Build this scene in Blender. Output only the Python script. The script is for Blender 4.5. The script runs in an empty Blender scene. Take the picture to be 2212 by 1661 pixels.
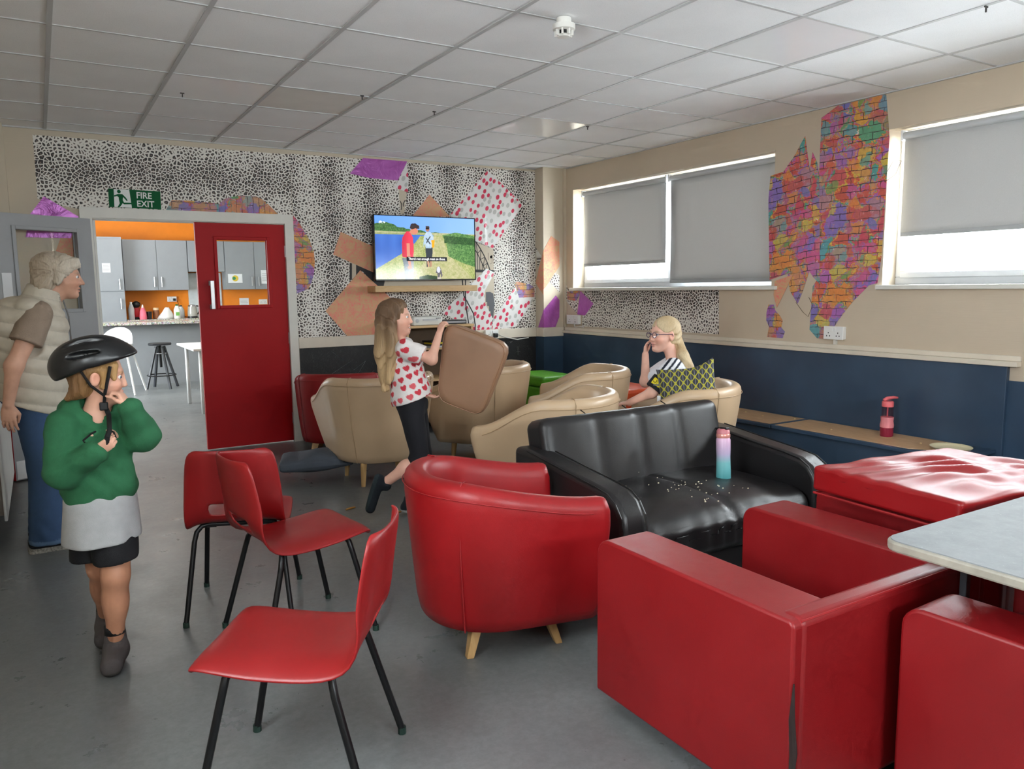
import bpy, bmesh, math, random
import numpy as np
from mathutils import Vector, Matrix
random.seed(7); np.random.seed(7)
scn = bpy.context.scene
COL = scn.collection
# ---------------------------------------------------------------- camera
YAW, PITCH, ROLL, CAMH = 31.286, -7.1785, -0.691, 1.3793
cd = bpy.data.cameras.new('camera'); cam = bpy.data.objects.new('camera', cd); COL.objects.link(cam)
cd.sensor_fit = 'HORIZONTAL'; cd.sensor_width = 36.0; cd.lens = 1667.14/2212*36.0
cd.clip_start = 0.05; cd.clip_end = 200
_y, _p, _r = math.radians(YAW), math.radians(PITCH), math.radians(ROLL)
_fw = Vector((math.sin(_y)*math.cos(_p), math.cos(_y)*math.cos(_p), math.sin(_p)))
_r0 = Vector((math.cos(_y), -math.sin(_y), 0)); _u0 = _r0.cross(_fw)
_rt = _r0*math.cos(_r)+_u0*math.sin(_r); _up = -_r0*math.sin(_r)+_u0*math.cos(_r)
cam.matrix_world = Matrix(((_rt.x, _up.x, -_fw.x, 0), (_rt.y, _up.y, -_fw.y, 0), (_rt.z, _up.z, -_fw.z, CAMH), (0, 0, 0, 1)))
scn.camera = cam
# ---------------------------------------------------------------- world, exposure
scn.view_settings.view_transform = 'Standard'; scn.view_settings.look = 'None'
scn.view_settings.gamma = 1.0; scn.view_settings.use_curve_mapping = False
scn.view_settings.exposure = 1.58
wd = bpy.data.worlds.new('overcast_sky'); scn.world = wd; wd.use_nodes = True
bg = wd.node_tree.nodes['Background']; bg.inputs[0].default_value = (0.90, 0.96, 1.0, 1); bg.inputs[1].default_value = 13.0
scn.cycles.max_bounces = 6; scn.cycles.diffuse_bounces = 4; scn.cycles.glossy_bounces = 3; scn.cycles.use_adaptive_sampling = True; scn.cycles.adaptive_threshold = 0.05; scn.cycles.adaptive_min_samples = 16; scn.cycles.time_limit = 1150; scn.cycles.caustics_reflective = False; scn.cycles.caustics_refractive = False; scn.cycles.transparent_max_bounces = 12
scn.cycles.sample_clamp_indirect = 6.0
# ---------------------------------------------------------------- room dimensions
D, W, H = 7.0025, 4.8416, 2.6096          # back wall y, window wall x, ceiling z
LW, RW = -0.47, -2.6                      # left wall x, rear wall y
def portal(loc, rot, sx, sy):             # daylight enters through the openings: sampling helper of the sky
    l = bpy.data.lights.new('window_daylight', 'AREA'); l.shape = 'RECTANGLE'; l.size = sx; l.size_y = sy
    l.cycles.is_portal = True
    o = bpy.data.objects.new('window_daylight', l); COL.objects.link(o); o.location = loc; o.rotation_euler = rot
WZ0, WZ1 = 1.365, 2.375
portal((W+.3, 5.385, 1.87), (0, math.radians(90), 0), 1.0, 2.6)
portal((W+.3, 1.75, 1.87), (0, math.radians(90), 0), 1.0, 2.85)
portal((1.5, RW-.3, 2.1), (math.radians(90), 0, 0), 2.4, .6)
portal((LW-.25, 1.15, 1.65), (0, math.radians(-90), 0), .9, .9)
portal((-1.8, 11.3, 1.6), (0, math.radians(-90), 0), 1.2, 2.6)
# ================================================================ helpers
def hexc(r, g, b):
    f = lambda c: ((c/255+.055)/1.055)**2.4 if c > 10 else c/255/12.92
    return (f(r), f(g), f(b))
class NT:
    def __init__(s, name):
        s.m = bpy.data.materials.new(name); s.m.use_nodes = True
        s.t = s.m.node_tree; s.N = s.t.nodes; s.b = s.N['Principled BSDF']; s.out = s.N['Material Output']
        s.co = None
    def n(s, typ, **kw):
        x = s.N.new('ShaderNode'+typ)
        for k, v in kw.items():
            if k.startswith('i_'): x.inputs[k[2:].replace('_', ' ')].default_value = v
            elif k.startswith('I'): x.inputs[int(k[1:])].default_value = v
            else: setattr(x, k, v)
        return x
    def l(s, a, b): s.t.links.new(a, b)
    def coord(s):
        if s.co is None: s.co = s.n('TexCoord').outputs['Object']
        return s.co
    def mapping(s, scale=(1, 1, 1), rot=(0, 0, 0), loc=(0, 0, 0)):
        m = s.n('Mapping'); s.l(s.coord(), m.inputs[0])
        m.inputs['Scale'].default_value = scale; m.inputs['Rotation'].default_value = rot; m.inputs['Location'].default_value = loc
        return m.outputs[0]
    def noise(s, scale, detail=3, rough=.55, vec=None, dist=0):
        x = s.n('TexNoise', i_Scale=scale, i_Detail=detail, i_Roughness=rough, i_Distortion=dist)
        s.l(vec if vec is not None else s.coord(), x.inputs['Vector']); return x
    def vor(s, scale, vec=None, feature='F1', rnd=1.0):
        x = s.n('TexVoronoi', feature=feature, i_Scale=scale, i_Randomness=rnd)
        s.l(vec if vec is not None else s.coord(), x.inputs['Vector']); return x
    def ramp(s, fac, stops, interp='LINEAR'):
        x = s.n('ValToRGB'); x.color_ramp.interpolation = interp
        e = x.color_ramp.elements
        while len(e) < len(stops): e.new(.5)
        for el, (p, c) in zip(e, stops):
            el.position = p; el.color = (*c, 1) if len(c) == 3 else c
        s.l(fac, x.inputs[0]); return x.outputs[0]
    def mix(s, fac, a, b, blend='MIX'):
        x = s.n('Mix', data_type='RGBA', blend_type=blend)
        for i, v in ((0, fac), (6, a), (7, b)):
            if hasattr(v, 'is_linked') or hasattr(v, 'links'): s.l(v, x.inputs[i])
            else: x.inputs[i].default_value = v if i == 0 else (*v, 1)
        return x.outputs[2]
    def math(s, op, a, b=0.0, c=None):
        x = s.n('Math', operation=op)
        for i, v in enumerate((a, b) if c is None else (a, b, c)):
            if hasattr(v, 'links'): s.l(v, x.inputs[i])
            else: x.inputs[i].default_value = v
        return x.outputs[0]
    def set(s, **kw):
        for k, v in kw.items():
            inp = s.b.inputs[k.replace('_', ' ')]
            if hasattr(v, 'links'): s.l(v, inp)
            elif isinstance(v, tuple) and len(v) == 3: inp.default_value = (*v, 1)
            else: inp.default_value = v
    def bump(s, h, strength=.3, dist=.01):
        x = s.n('Bump', i_Strength=strength, i_Distance=dist); s.l(h, x.inputs['Height']); s.l(x.outputs[0], s.b.inputs['Normal'])
_mc = {}
def M(name, col, rough=.5, metal=0, var=.12, vs=6.0, bump=0, bs=80, coat=0, trans=0, spec=.5, alpha=1):
    """plain procedural material: base colour with fine tonal variation and relief"""
    if name in _mc: return _mc[name]
    t = NT(name); c = hexc(*col)
    if var:
        n = t.noise(vs, 4)
        f = t.n('MapRange', I1=.3, I2=.7, I3=1-var, I4=1+var); t.l(n.outputs[0], f.inputs[0])
        vm = t.n('VectorMath', operation='SCALE'); vm.inputs[0].default_value = c; t.l(f.outputs[0], vm.inputs['Scale'])
        t.l(vm.outputs[0], t.b.inputs['Base Color'])
    else: t.set(Base_Color=c)
    t.set(Roughness=rough, Metallic=metal)
    t.b.inputs['Specular IOR Level'].default_value = spec
    if coat: t.set(Coat_Weight=coat, Coat_Roughness=.15)
    if trans: t.set(Transmission_Weight=trans)
    if alpha < 1: t.set(Alpha=alpha)
    if bump: t.bump(t.noise(bs, 3).outputs[0], bump, .004)
    _mc[name] = t.m; return t.m
def emis(name, col, st):
    if name in _mc: return _mc[name]
    t = NT(name); t.set(Base_Color=hexc(*col), Emission_Color=hexc(*col), Emission_Strength=st); _mc[name] = t.m; return t.m
def mk(name, V, F, mat, parent=None, smooth=False, bevel=0, seg=2, sub=0, solid=0, center=True, idx=None, angle=None):
    V = np.asarray(V, dtype=float).reshape(-1, 3)
    me = bpy.data.meshes.new(name)
    c = np.zeros(3)
    if center and len(V):
        lo, hi = V.min(0), V.max(0); c = np.array([(lo[0]+hi[0])/2, (lo[1]+hi[1])/2, lo[2] if parent is None else (lo[2]+hi[2])/2])
    me.from_pydata((V-c).tolist(), [], [list(map(int, f)) for f in F])
    mats = mat if isinstance(mat, (list, tuple)) else [mat]
    for m in mats: me.materials.append(m)
    if idx is not None: me.polygons.foreach_set('material_index', idx)
    if smooth: me.polygons.foreach_set('use_smooth', [True]*len(me.polygons))
    me.update()
    o = bpy.data.objects.new(name, me); COL.objects.link(o); o.location = c
    if parent is not None: o.parent = parent
    if solid:
        m = o.modifiers.new('s', 'SOLIDIFY'); m.thickness = solid; m.offset = 0
    if bevel:
        m = o.modifiers.new('b', 'BEVEL'); m.width = bevel; m.segments = seg; m.limit_method = 'ANGLE'; m.angle_limit = math.radians(40)
        m.harden_normals = False
    if sub:
        m = o.modifiers.new('u', 'SUBSURF'); m.levels = sub; m.render_levels = sub
    if angle is not None:
        try: me.set_sharp_from_angle(angle=math.radians(angle))
        except Exception: pass
    return o
def rotz(a):
    c, s = math.cos(a), math.sin(a); return np.array([[c, -s, 0], [s, c, 0], [0, 0, 1.]])
def rotaxis(axis, a):
    return np.array(Matrix.Rotation(a, 3, Vector(axis)))
class MB:
    """collects shapes that become ONE mesh"""
    def __init__(s): s.V = []; s.F = []; s.I = []
    def add(s, V, F, i=0):
        b = len(s.V); s.V += [tuple(v) for v in V]; s.F += [[k+b for k in f] for f in F]; s.I += [i]*len(F); return s
    def box(s, lo, hi, R=None, i=0, o=None):
        x0, y0, z0 = lo; x1, y1, z1 = hi
        V = np.array([(x0, y0, z0), (x1, y0, z0), (x1, y1, z0), (x0, y1, z0), (x0, y0, z1), (x1, y0, z1), (x1, y1, z1), (x0, y1, z1)], float)
        if R is not None:
            c = (np.array(lo)+hi)/2 if o is None else np.array(o); V = (V-c) @ np.asarray(R).T+c
        return s.add(V, [(0, 3, 2, 1), (4, 5, 6, 7), (0, 1, 5, 4), (1, 2, 6, 5), (2, 3, 7, 6), (3, 0, 4, 7)], i)
    def prism(s, pts, axis, a, b, i=0):
        """2-D outline pts extruded along axis ('x','y','z') from a to b"""
        n = len(pts)
        mkp = {'x': lambda p, q: (q, p[0], p[1]), 'y': lambda p, q: (p[0], q, p[1]), 'z': lambda p, q: (p[0], p[1], q)}[axis]
        V = [mkp(p, a) for p in pts]+[mkp(p, b) for p in pts]
        F = [list(range(n)), list(range(2*n-1, n-1, -1))]+[[k, k+n, (k+1) % n+n, (k+1) % n] for k in range(n)]
        return s.add(V, F, i)
    def loft(s, rings, cap=True, closed=True, i=0, loop=False):
        m = len(rings[0]); V = [v for r in rings for v in r]; F = []
        nr = len(rings)
        for a in range(nr if loop else nr-1):
            for k in range(m if closed else m-1):
                k2 = (k+1) % m; a2 = (a+1) % nr
                F.append((a*m+k, a*m+k2, a2*m+k2, a2*m+k))
        if cap and closed and not loop: F += [list(range(m))[::-1], [(nr-1)*m+k for k in range(m)]]
        return s.add(V, F, i)
    def tube(s, pts, r, n=8, cap=True, i=0, flat=1.0):
        P = np.asarray(pts, float); k = len(P); r = np.broadcast_to(np.asarray(r, float), (k,))
        T = np.gradient(P, axis=0); T /= np.linalg.norm(T, axis=1)[:, None]+1e-12
        ref = np.array([0, 0, 1.]) if abs(T[0][2]) < .9 else np.array([1., 0, 0])
        u = np.cross(T[0], ref); u /= np.linalg.norm(u); rings = []
        for j in range(k):
            u = u-T[j]*(u@T[j]); u /= np.linalg.norm(u)+1e-12; w = np.cross(T[j], u)
            rings.append([P[j]+r[j]*(math.cos(2*math.pi*q/n)*u+flat*math.sin(2*math.pi*q/n)*w) for q in range(n)])
        return s.loft(rings, cap, i=i)
    def lathe(s, prof, c=(0, 0, 0), n=24, R=None, i=0):
        """prof: list of (radius, height) from bottom to top about z"""
        rings = []
        for (r, z) in prof:
            ring = np.array([(r*math.cos(2*math.pi*q/n), r*math.sin(2*math.pi*q/n), z) for q in range(n)])
            if R is not None: ring = ring @ np.asarray(R).T
            rings.append([tuple(v) for v in ring+np.array(c)])
        return s.loft(rings, True, i=i)
    def ball(s, c, r, n=12, m=8, i=0, R=None):
        r = np.broadcast_to(np.asarray(r, float), (3,)); rings = []
        for a in range(m+1):
            ph = -math.pi/2+math.pi*min(max(a/m, .02), .98)
            ring = np.array([(math.cos(ph)*math.cos(2*math.pi*q/n)*r[0], math.cos(ph)*math.sin(2*math.pi*q/n)*r[1], math.sin(ph)*r[2]) for q in range(n)])
            if R is not None: ring = ring @ np.asarray(R).T
            rings.append([tuple(v) for v in ring+np.array(c)])
        return s.loft(rings, True, i=i)
    def build(s, name, mat, parent=None, **kw):
        if isinstance(mat, (list, tuple)): kw['idx'] = s.I
        return mk(name, s.V, s.F, mat, parent, **kw)
def tag(o, label=None, cat=None, group=None, kind=None):
    if label: o['label'] = label
    if cat: o['category'] = cat
    if group: o['group'] = group
    if kind: o['kind'] = kind
    return o
def thing(name, label, cat, loc=(0, 0, 0), rz=0.0, group=None):
    o = bpy.data.objects.new(name, None); COL.objects.link(o); o.empty_display_size = .1
    o.location = loc; o.rotation_euler = (0, 0, rz); return tag(o, label, cat, group)
def struct(o, label=None): o['kind'] = 'structure'; return tag(o, label) if label else o
def copy_tree(o, parent=None):
    c = o.copy(); COL.objects.link(c); c.parent = parent
    for ch in list(o.children): copy_tree(ch, c)
    return c
def text(name, body, size, mat, loc, rot, parent=None, align='LEFT', ext=.0005, bold=False, sx=1.0):
    cu = bpy.data.curves.new(name, 'FONT'); cu.body = body; cu.size = size; cu.extrude = ext; cu.align_x = align
    if bold: cu.offset = size*.018
    tmp = bpy.data.objects.new(name, cu); COL.objects.link(tmp)
    bpy.context.view_layer.update()
    me = bpy.data.meshes.new_from_object(tmp); bpy.data.objects.remove(tmp)
    me.materials.clear(); me.materials.append(mat)
    o = bpy.data.objects.new(name, me); COL.objects.link(o); o.location = loc; o.rotation_euler = rot; o.scale = (sx, 1, 1)
    if parent is not None: o.parent = parent
    return o
RX90 = (math.radians(90), 0, 0)
def smooth01(t): t = min(max(t, 0.), 1.); return t*t*(3-2*t)
def lerp(a, b, t): return a+(b-a)*t
# ================================================================ surface materials
def m_floor():
    t = NT('grey_vinyl_floor'); n = t.noise(1.3, 5, .6); n2 = t.noise(45, 3, .7)
    a = t.ramp(n.outputs[0], [(.3, hexc(107, 110, 111)), (.7, hexc(125, 128, 128))])
    sp = t.ramp(n2.outputs[0], [(.35, (.86, .86, .86)), (.7, (1.06, 1.06, 1.06))])
    c = t.mix(1.0, a, sp, 'MULTIPLY')
    dirt = t.noise(3.2, 8, .75); dm = t.ramp(dirt.outputs[0], [(.60, (1, 1, 1)), (.78, (.72, .70, .66))])
    t.set(Base_Color=t.mix(.35, c, dm, 'MULTIPLY'))
    r = t.noise(5, 6, .7); t.set(Roughness=t.math('MULTIPLY_ADD', r.outputs[0], .32, .16))
    t.bump(t.noise(160, 2).outputs[0], .06, .002); return t.m
def m_tile():
    t = NT('mineral_fibre_tile'); v = t.noise(260, 2, .6); v2 = t.noise(70, 2, .6)
    pits = t.ramp(v.outputs[0], [(.33, (.55, .55, .54)), (.42, (1, 1, 1))])
    base = t.ramp(t.noise(2.1, 5).outputs[0], [(.3, hexc(242, 243, 244)), (.7, hexc(250, 251, 252))])
    t.set(Base_Color=t.mix(.35, base, pits, 'MULTIPLY'), Roughness=.95)
    t.bump(v2.outputs[0], .12, .003); return t.m
def m_cream(name, col):
    t = NT(name); c = hexc(*col)
    w = t.noise(1, 3, .6, t.mapping((6, 6, 120)))
    a = t.ramp(t.noise(1.5, 4).outputs[0], [(.3, tuple(x*.94 for x in c)), (.7, tuple(x*1.04 for x in c))])
    t.set(Base_Color=a, Roughness=.6); t.bump(w.outputs[0], .18, .004); return t.m
def m_navy():
    t = NT('navy_gloss_paint'); n = t.noise(2.5, 3, .5)
    t.set(Base_Color=t.ramp(n.outputs[0], [(.3, hexc(48, 68, 90)), (.72, hexc(62, 84, 108))]), Roughness=.2)
    t.set(Roughness=.33)
    t.bump(t.noise(60, 3).outputs[0], .05, .002); return t.m
def m_chalk():
    t = NT('black_chalkboard_paint'); n = t.noise(4, 8, .8, dist=1.2); s = t.noise(1, 6, .8, t.mapping((60, 9, 22)), 3)
    f = t.math('MULTIPLY', t.ramp(n.outputs[0], [(.45, (0, 0, 0)), (.75, (1, 1, 1))]), t.ramp(s.outputs[0], [(.5, (0, 0, 0)), (.72, (1, 1, 1))]))
    t.set(Base_Color=t.mix(f, hexc(26, 27, 29), hexc(128, 126, 128)), Roughness=.55); return t.m
def flat2(t, ax, rot=0.0):
    """wall-plane coordinates (horizontal axis ax, height) as a 2-D vector"""
    sep = t.n('SeparateXYZ'); t.l(t.coord(), sep.inputs[0]); cmb = t.n('CombineXYZ'); t.l(sep.outputs[ax], cmb.inputs[0]); t.l(sep.outputs[2], cmb.inputs[1])
    mp = t.n('Mapping'); t.l(cmb.outputs[0], mp.inputs[0]); mp.inputs['Rotation'].default_value = (0, 0, rot); return mp.outputs[0], sep
def m_leopard(name, ax, band_axis, period, phase=0.0):
    t = NT(name); p2, sep = flat2(t, ax); d = t.noise(8, 2, vec=p2)
    w = t.mix(.05, p2, d.outputs['Color'], 'ADD'); S = 37
    v = t.vor(S, w, 'DISTANCE_TO_EDGE'); f = t.vor(S, w, 'F1'); v.voronoi_dimensions = f.voronoi_dimensions = '2D'; big = t.noise(4, 3, vec=p2)
    s = t.math('SINE', t.math('MULTIPLY_ADD', sep.outputs[band_axis], 2*math.pi/period, phase))
    thr = t.math('MULTIPLY_ADD', s, .06, .155)
    thr = t.math('ADD', thr, t.math('MULTIPLY', t.math('SUBTRACT', big.outputs[0], .5), .26))
    edge = t.math('ADD', v.outputs[0], t.math('MULTIPLY', t.math('SUBTRACT', t.noise(90, 2, vec=p2).outputs[0], .5), .10))
    soft = t.n('MapRange', I3=0, I4=1); t.l(edge, soft.inputs[0]); t.l(thr, soft.inputs[1]); t.l(t.math('ADD', thr, .05), soft.inputs[2])
    ctr = t.ramp(f.outputs['Distance'], [(.06, hexc(136, 116, 104)), (.26, hexc(46, 40, 38))])
    t.set(Base_Color=t.mix(soft.outputs[0], hexc(232, 228, 220), ctr), Roughness=.55); return t.m
def m_graffiti(name, ax, rot=0.0, sc=1.0):
    """printed brick wallpaper splashed with colours; ax: horizontal axis of the wall"""
    t = NT(name); mp, _ = flat2(t, ax, rot)
    wob = t.noise(16, 3, vec=mp); vec = t.mix(.022, mp, wob.outputs['Color'], 'ADD')
    br = t.n('TexBrick', i_Scale=1.0, i_Mortar_Size=.0032, i_Brick_Width=.15*sc, i_Row_Height=.047*sc, i_Mortar_Smooth=.3); t.l(vec, br.inputs['Vector'])
    pal = [hexc(*c) for c in ((206, 84, 70), (226, 140, 72), (214, 190, 80), (208, 84, 100), (110, 164, 96), (84, 164, 174), (222, 146, 80), (122, 122, 188), (172, 106, 182), (212, 96, 146), (206, 96, 80))]
    dv = t.mix(.30, vec, t.noise(6, 4, .7, vec).outputs['Color'], 'ADD'); v1 = t.vor(6.5, dv, 'SMOOTH_F1'); v1.voronoi_dimensions = '2D'; v1.inputs['Smoothness'].default_value = .55
    s1 = t.n('SeparateColor'); t.l(v1.outputs['Color'], s1.inputs[0]); c = t.ramp(t.math('FRACT', t.math('MULTIPLY_ADD', s1.outputs[0], 2.4, t.math('MULTIPLY', s1.outputs[1], .8))), [(k/(len(pal)), q) for k, q in enumerate(pal)], 'EASE')
    dv2 = t.mix(.12, vec, t.noise(12, 4, .7, vec).outputs['Color'], 'ADD'); v2 = t.vor(12, dv2, 'SMOOTH_F1'); v2.voronoi_dimensions = '2D'; v2.inputs['Smoothness'].default_value = .35
    s2 = t.n('SeparateColor'); t.l(v2.outputs['Color'], s2.inputs[0]); c2 = t.ramp(t.math('FRACT', t.math('MULTIPLY', s2.outputs[1], 2.6)), [(k/(len(pal)), q) for k, q in enumerate(pal[3:]+pal[:3])], 'EASE')
    c = t.mix(t.ramp(s2.outputs[2], [(.45, (0, 0, 0)), (.62, (.8, .8, .8))]), c, c2)
    sh = t.noise(34, 4, .7, vec); c = t.mix(.5, c, t.ramp(sh.outputs[0], [(.3, (.7, .68, .68)), (.7, (1.2, 1.18, 1.18))]), 'MULTIPLY')
    splat = t.noise(22, 5, .8, vec, .6); c = t.mix(t.ramp(splat.outputs[0], [(.62, (0, 0, 0)), (.68, (.8, .8, .8))]), c, hexc(236, 226, 220))
    ml = t.math('MULTIPLY', br.outputs['Fac'], t.ramp(t.noise(9, 3, vec=vec).outputs[0], [(.35, (.2, .2, .2)), (.55, (.95, .95, .95))]))
    t.set(Base_Color=t.mix(ml, c, hexc(66, 46, 52)), Roughness=.5)
    return t.m
def m_strawberry():
    t = NT('strawberry_gift_wrap'); p2, _ = flat2(t, 0, .5)
    sq = t.n('Mapping'); t.l(p2, sq.inputs[0]); sq.inputs['Scale'].default_value = (1, .72, 1); v = t.vor(18, sq.outputs[0], 'F1', .7); v.voronoi_dimensions = '2D'
    sp = t.n('SeparateColor'); t.l(v.outputs['Color'], sp.inputs[0])
    isr = t.math('GREATER_THAN', sp.outputs[0], .40)
    inside = t.math('LESS_THAN', v.outputs['Distance'], t.math('MULTIPLY_ADD', sp.outputs[1], .08, .27))
    c = t.mix(isr, hexc(190, 190, 186), hexc(214, 60, 92))
    t.set(Base_Color=t.mix(inside, hexc(228, 226, 224), c), Roughness=.28, Coat_Weight=.3)
    t.bump(t.noise(9, 3).outputs[0], .25, .02); return t.m
def m_kraft():
    t = NT('pink_scribbled_kraft_paper'); n = t.noise(15, 3, .6, None, 1.5); n2 = t.noise(75, 2, .6, None, 2.5)
    f = t.ramp(n.outputs[0], [(.40, (.12, .12, .12)), (.55, (1, 1, 1))]); g = t.ramp(n2.outputs[0], [(.47, (0, 0, 0)), (.56, (.95, .95, .95))])
    t.set(Base_Color=t.mix(t.math('MULTIPLY', f, g), hexc(212, 170, 126), hexc(236, 118, 118)), Roughness=.6); return t.m
def m_foil():
    t = NT('purple_foil_paper'); n = t.noise(7, 4)
    t.set(Base_Color=t.ramp(n.outputs[0], [(.3, hexc(168, 84, 168)), (.7, hexc(190, 108, 192))]), Roughness=.3, Metallic=.25)
    t.bump(t.noise(8, 4, dist=1).outputs[0], .5, .03); return t.m
MF, MT, MCREAM, MNAVY, MCHALK = m_floor(), m_tile(), m_cream('cream_wall_paint', (204, 191, 170)), m_navy(), m_chalk()
MLEOH, MLEOV = m_leopard('leopard_print_paper_sideways', 0, 2, .52, 1.2), m_leopard('leopard_print_paper', 0, 0, .40, .6)
MGRX, MGRY, MGRF = m_graffiti('graffiti_brick_paper', 0), m_graffiti('graffiti_brick_paper_window_wall', 1), m_graffiti('graffiti_brick_paper_upright', 0, 1.5708)
MGRD = m_graffiti('graffiti_brick_paper_tilted', 1, .12)
MSTR, MKRAFT, MFOIL = m_strawberry(), m_kraft(), m_foil()
MWHITE = M('white_gloss_paint', (222, 220, 212), .4, var=.05)
MDADO = M('cream_gloss_dado', (220, 210, 194), .38, var=.05)
MUPVC = M('white_upvc', (238, 240, 242), .3, var=.02)
MGRID = M('painted_ceiling_grid', (196, 197, 197), .5, var=.04)
MBLACK = M('black_plastic', (22, 22, 24), .35, var=.1)
MCHROME = M('brushed_steel', (190, 190, 192), .28, .9, var=.06)
MGREYDOOR = M('grey_door_paint', (158, 160, 162), .42, var=.04)
MREDDOOR = M('red_door_gloss', (172, 5, 15), .5, var=.06, vs=3, spec=.25)
def m_glass(name, tint=(1, 1, 1), refl=.04):
    t = NT(name); t.N.remove(t.b)
    tr = t.n('BsdfTransparent'); tr.inputs[0].default_value = (*tint, 1)
    gl = t.n('BsdfGlossy'); gl.inputs['Roughness'].default_value = .02
    mx = t.n('MixShader'); lw = t.n('LayerWeight', i_Blend=.5); f = t.math('MULTIPLY_ADD', t.math('POWER', lw.outputs['Facing'], 5.0), .7, refl)
    t.l(f, mx.inputs[0]); t.l(tr.outputs[0], mx.inputs[1]); t.l(gl.outputs[0], mx.inputs[2]); t.l(mx.outputs[0], t.out.inputs[0]); return t.m
MGLASS = m_glass('window_glass', (.96, .98, .98))
# ================================================================ room shell
def slab(name, lo, hi, mat, **kw): return struct(MB().box(lo, hi).build(name, mat, **kw))
slab('floor', (LW-.1, RW-.1, -.1), (W+.3, D+.1, 0), MF)
slab('floor_kitchen', (-1.7, D+.1, -.1), (4.2, 15.6, 0), MF)
bw = MB()
DX0, DX1, DZ = .405, 1.908, 1.962
bw.box((LW-.1, D, 0), (DX0, D+.18, H+.2)).box((DX1, D, 0), (W+.3, D+.18, H+.2)).box((DX0, D, DZ), (DX1, D+.18, H+.2))
WB = struct(bw.build('wall_back', MCREAM))
rw = MB(); T = .26
W1, W2 = (4.09, 6.695), (.35, 3.168)
rw.box((W, RW-.1, 0), (W+T, D, WZ0)).box((W, RW-.1, WZ1), (W+T, D, H+.2))
rw.box((W, W1[1], WZ0), (W+T, D, WZ1)).box((W, W2[1], WZ0), (W+T, W1[0], WZ1)).box((W, RW-.1, WZ0), (W+T, W2[0], WZ1))
WR = struct(rw.build('wall_right', m_cream('cream_wall_paint_window_wall', (204, 188, 166))))
def child(o, par):
    o.parent = par; o.matrix_parent_inverse = Matrix.Translation(-par.location); return o
WL = struct(MB().box((LW-.15, RW-.1, 0), (LW, D, 1.2)).box((LW-.15, RW-.1, 2.1), (LW, D, H+.2)).box((LW-.15, RW-.1, 1.2), (LW, .7, 2.1)).box((LW-.15, 1.6, 1.2), (LW, D, 2.1)).build('wall_left', MCREAM))
struct(MB().box((LW, RW-.2, 0), (W, RW, 1.8)).box((LW, RW-.2, 2.4), (W, RW, H+.2)).box((LW, RW-.2, 1.8), (.3, RW, 2.4)).box((2.7, RW-.2, 1.8), (W, RW, 2.4)).build('wall_rear', MCREAM))
rb = MB().box((.3, RW-.13, 1.8), (2.7, RW-.07, 1.85)).box((.3, RW-.13, 2.35), (2.7, RW-.07, 2.4))
for x0 in (.3, 1.47, 2.64): rb.box((x0, RW-.1295, 1.8495), (x0+.06, RW-.0705, 2.3505))
wn = struct(rb.build('window_5', MUPVC)); child(mk('pane', [(.36, RW-.1, 1.85), (2.64, RW-.1, 1.85), (2.64, RW-.1, 2.35), (.36, RW-.1, 2.35)], [(0, 1, 2, 3)], MGLASS), wn)  # high window added in the unseen rear wall to light the back wall
lb = MB()
for y0, y1 in ((.7, .76), (1.54, 1.6)): lb.box((LW-.1095, y0, 1.2495), (LW-.0505, y1, 2.0505))
lb.box((LW-.11, .7, 1.2), (LW-.05, 1.6, 1.25)).box((LW-.11, .7, 2.05), (LW-.05, 1.6, 2.1))
wl = struct(lb.build('window_3', MUPVC)); child(mk('pane', [(LW-.08, .76, 1.25), (LW-.08, 1.54, 1.25), (LW-.08, 1.54, 2.05), (LW-.08, .76, 2.05)], [(0, 1, 2, 3)], MGLASS), wl)  # window added in the unseen left wall to light sides that face it
slab('pilaster', (LW, D-.10, 0), (-.135, D, H+.1), MCREAM)
# corner column, left and front faces seen
CX, CY = 4.567, D-.155
COLM = slab('column', (CX, CY, 0), (W, D, H+.1), MCREAM)
slab('trim_1', (W-.028, CY-.03, .95), (W, CY, H+.02), MCREAM)
# ---- suspended ceiling: every tile an object of its own
CEIL = slab('ceiling', (LW-.1, RW-.1, H+.035), (W+.3, D+.1, H+.1), M('ceiling_void_board', (120, 118, 114), .9))
GX, GY = .13667, D-.29183
xs = [LW]+[GX+.6*k for k in range(-1, 8) if LW < GX+.6*k < W]+[W]; ys = [RW]+sorted(GY-.6*k for k in range(0, 16) if GY-.6*k > RW)+[D]
LIGHTPANELS = {(2, None): 0}
def child(o, par):
    o.parent = par; o.matrix_parent_inverse = Matrix.Translation(-par.location); return o
mtiles = {}
panel_at = ((1.03, 5.1), (3.45, 5.25), (3.4, 2.8), (1.03, .9), (3.4, -.7))
fresh_at = ((1.63, 5.15),)
MPANEL = M('white_light_diffuser', (252, 253, 254), .16, var=.01, spec=.8); MFRESH = M('plain_white_tile', (232, 228, 222), .9, var=.03)
rnd = random.Random(3)
for a in range(len(xs)-1):
    for b in range(len(ys)-1):
        x0, x1, y0, y1 = xs[a]+.0115, xs[a+1]-.0115, ys[b]+.0085, ys[b+1]-.0085
        cx, cy = (x0+x1)/2, (y0+y1)/2
        isp = any(abs(cx-p)+abs(cy-q) < .5 and abs(cx-p) < .3 and abs(cy-q) < .3 for p, q in panel_at); isf = any(abs(cx-p) < .3 and abs(cy-q) < .3 for p, q in fresh_at)
        key = (round(x1-x0, 3), round(y1-y0, 3), isp, isf)
        z = H+.003+rnd.random()*.003
        if key not in mtiles:
            o = MB().box((x0, y0, z), (x1, y1, z+.015)).build('light_panel' if isp else 'ceiling_tile', MPANEL if isp else MFRESH if isf else MT, center=True)
            mtiles[key] = o
        else:
            o = mtiles[key].copy(); COL.objects.link(o); o.location = (cx, cy, z)
        child(o, CEIL)
        if isp: o['label'] = 'smooth white light panel, unlit'
g = MB()
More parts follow.
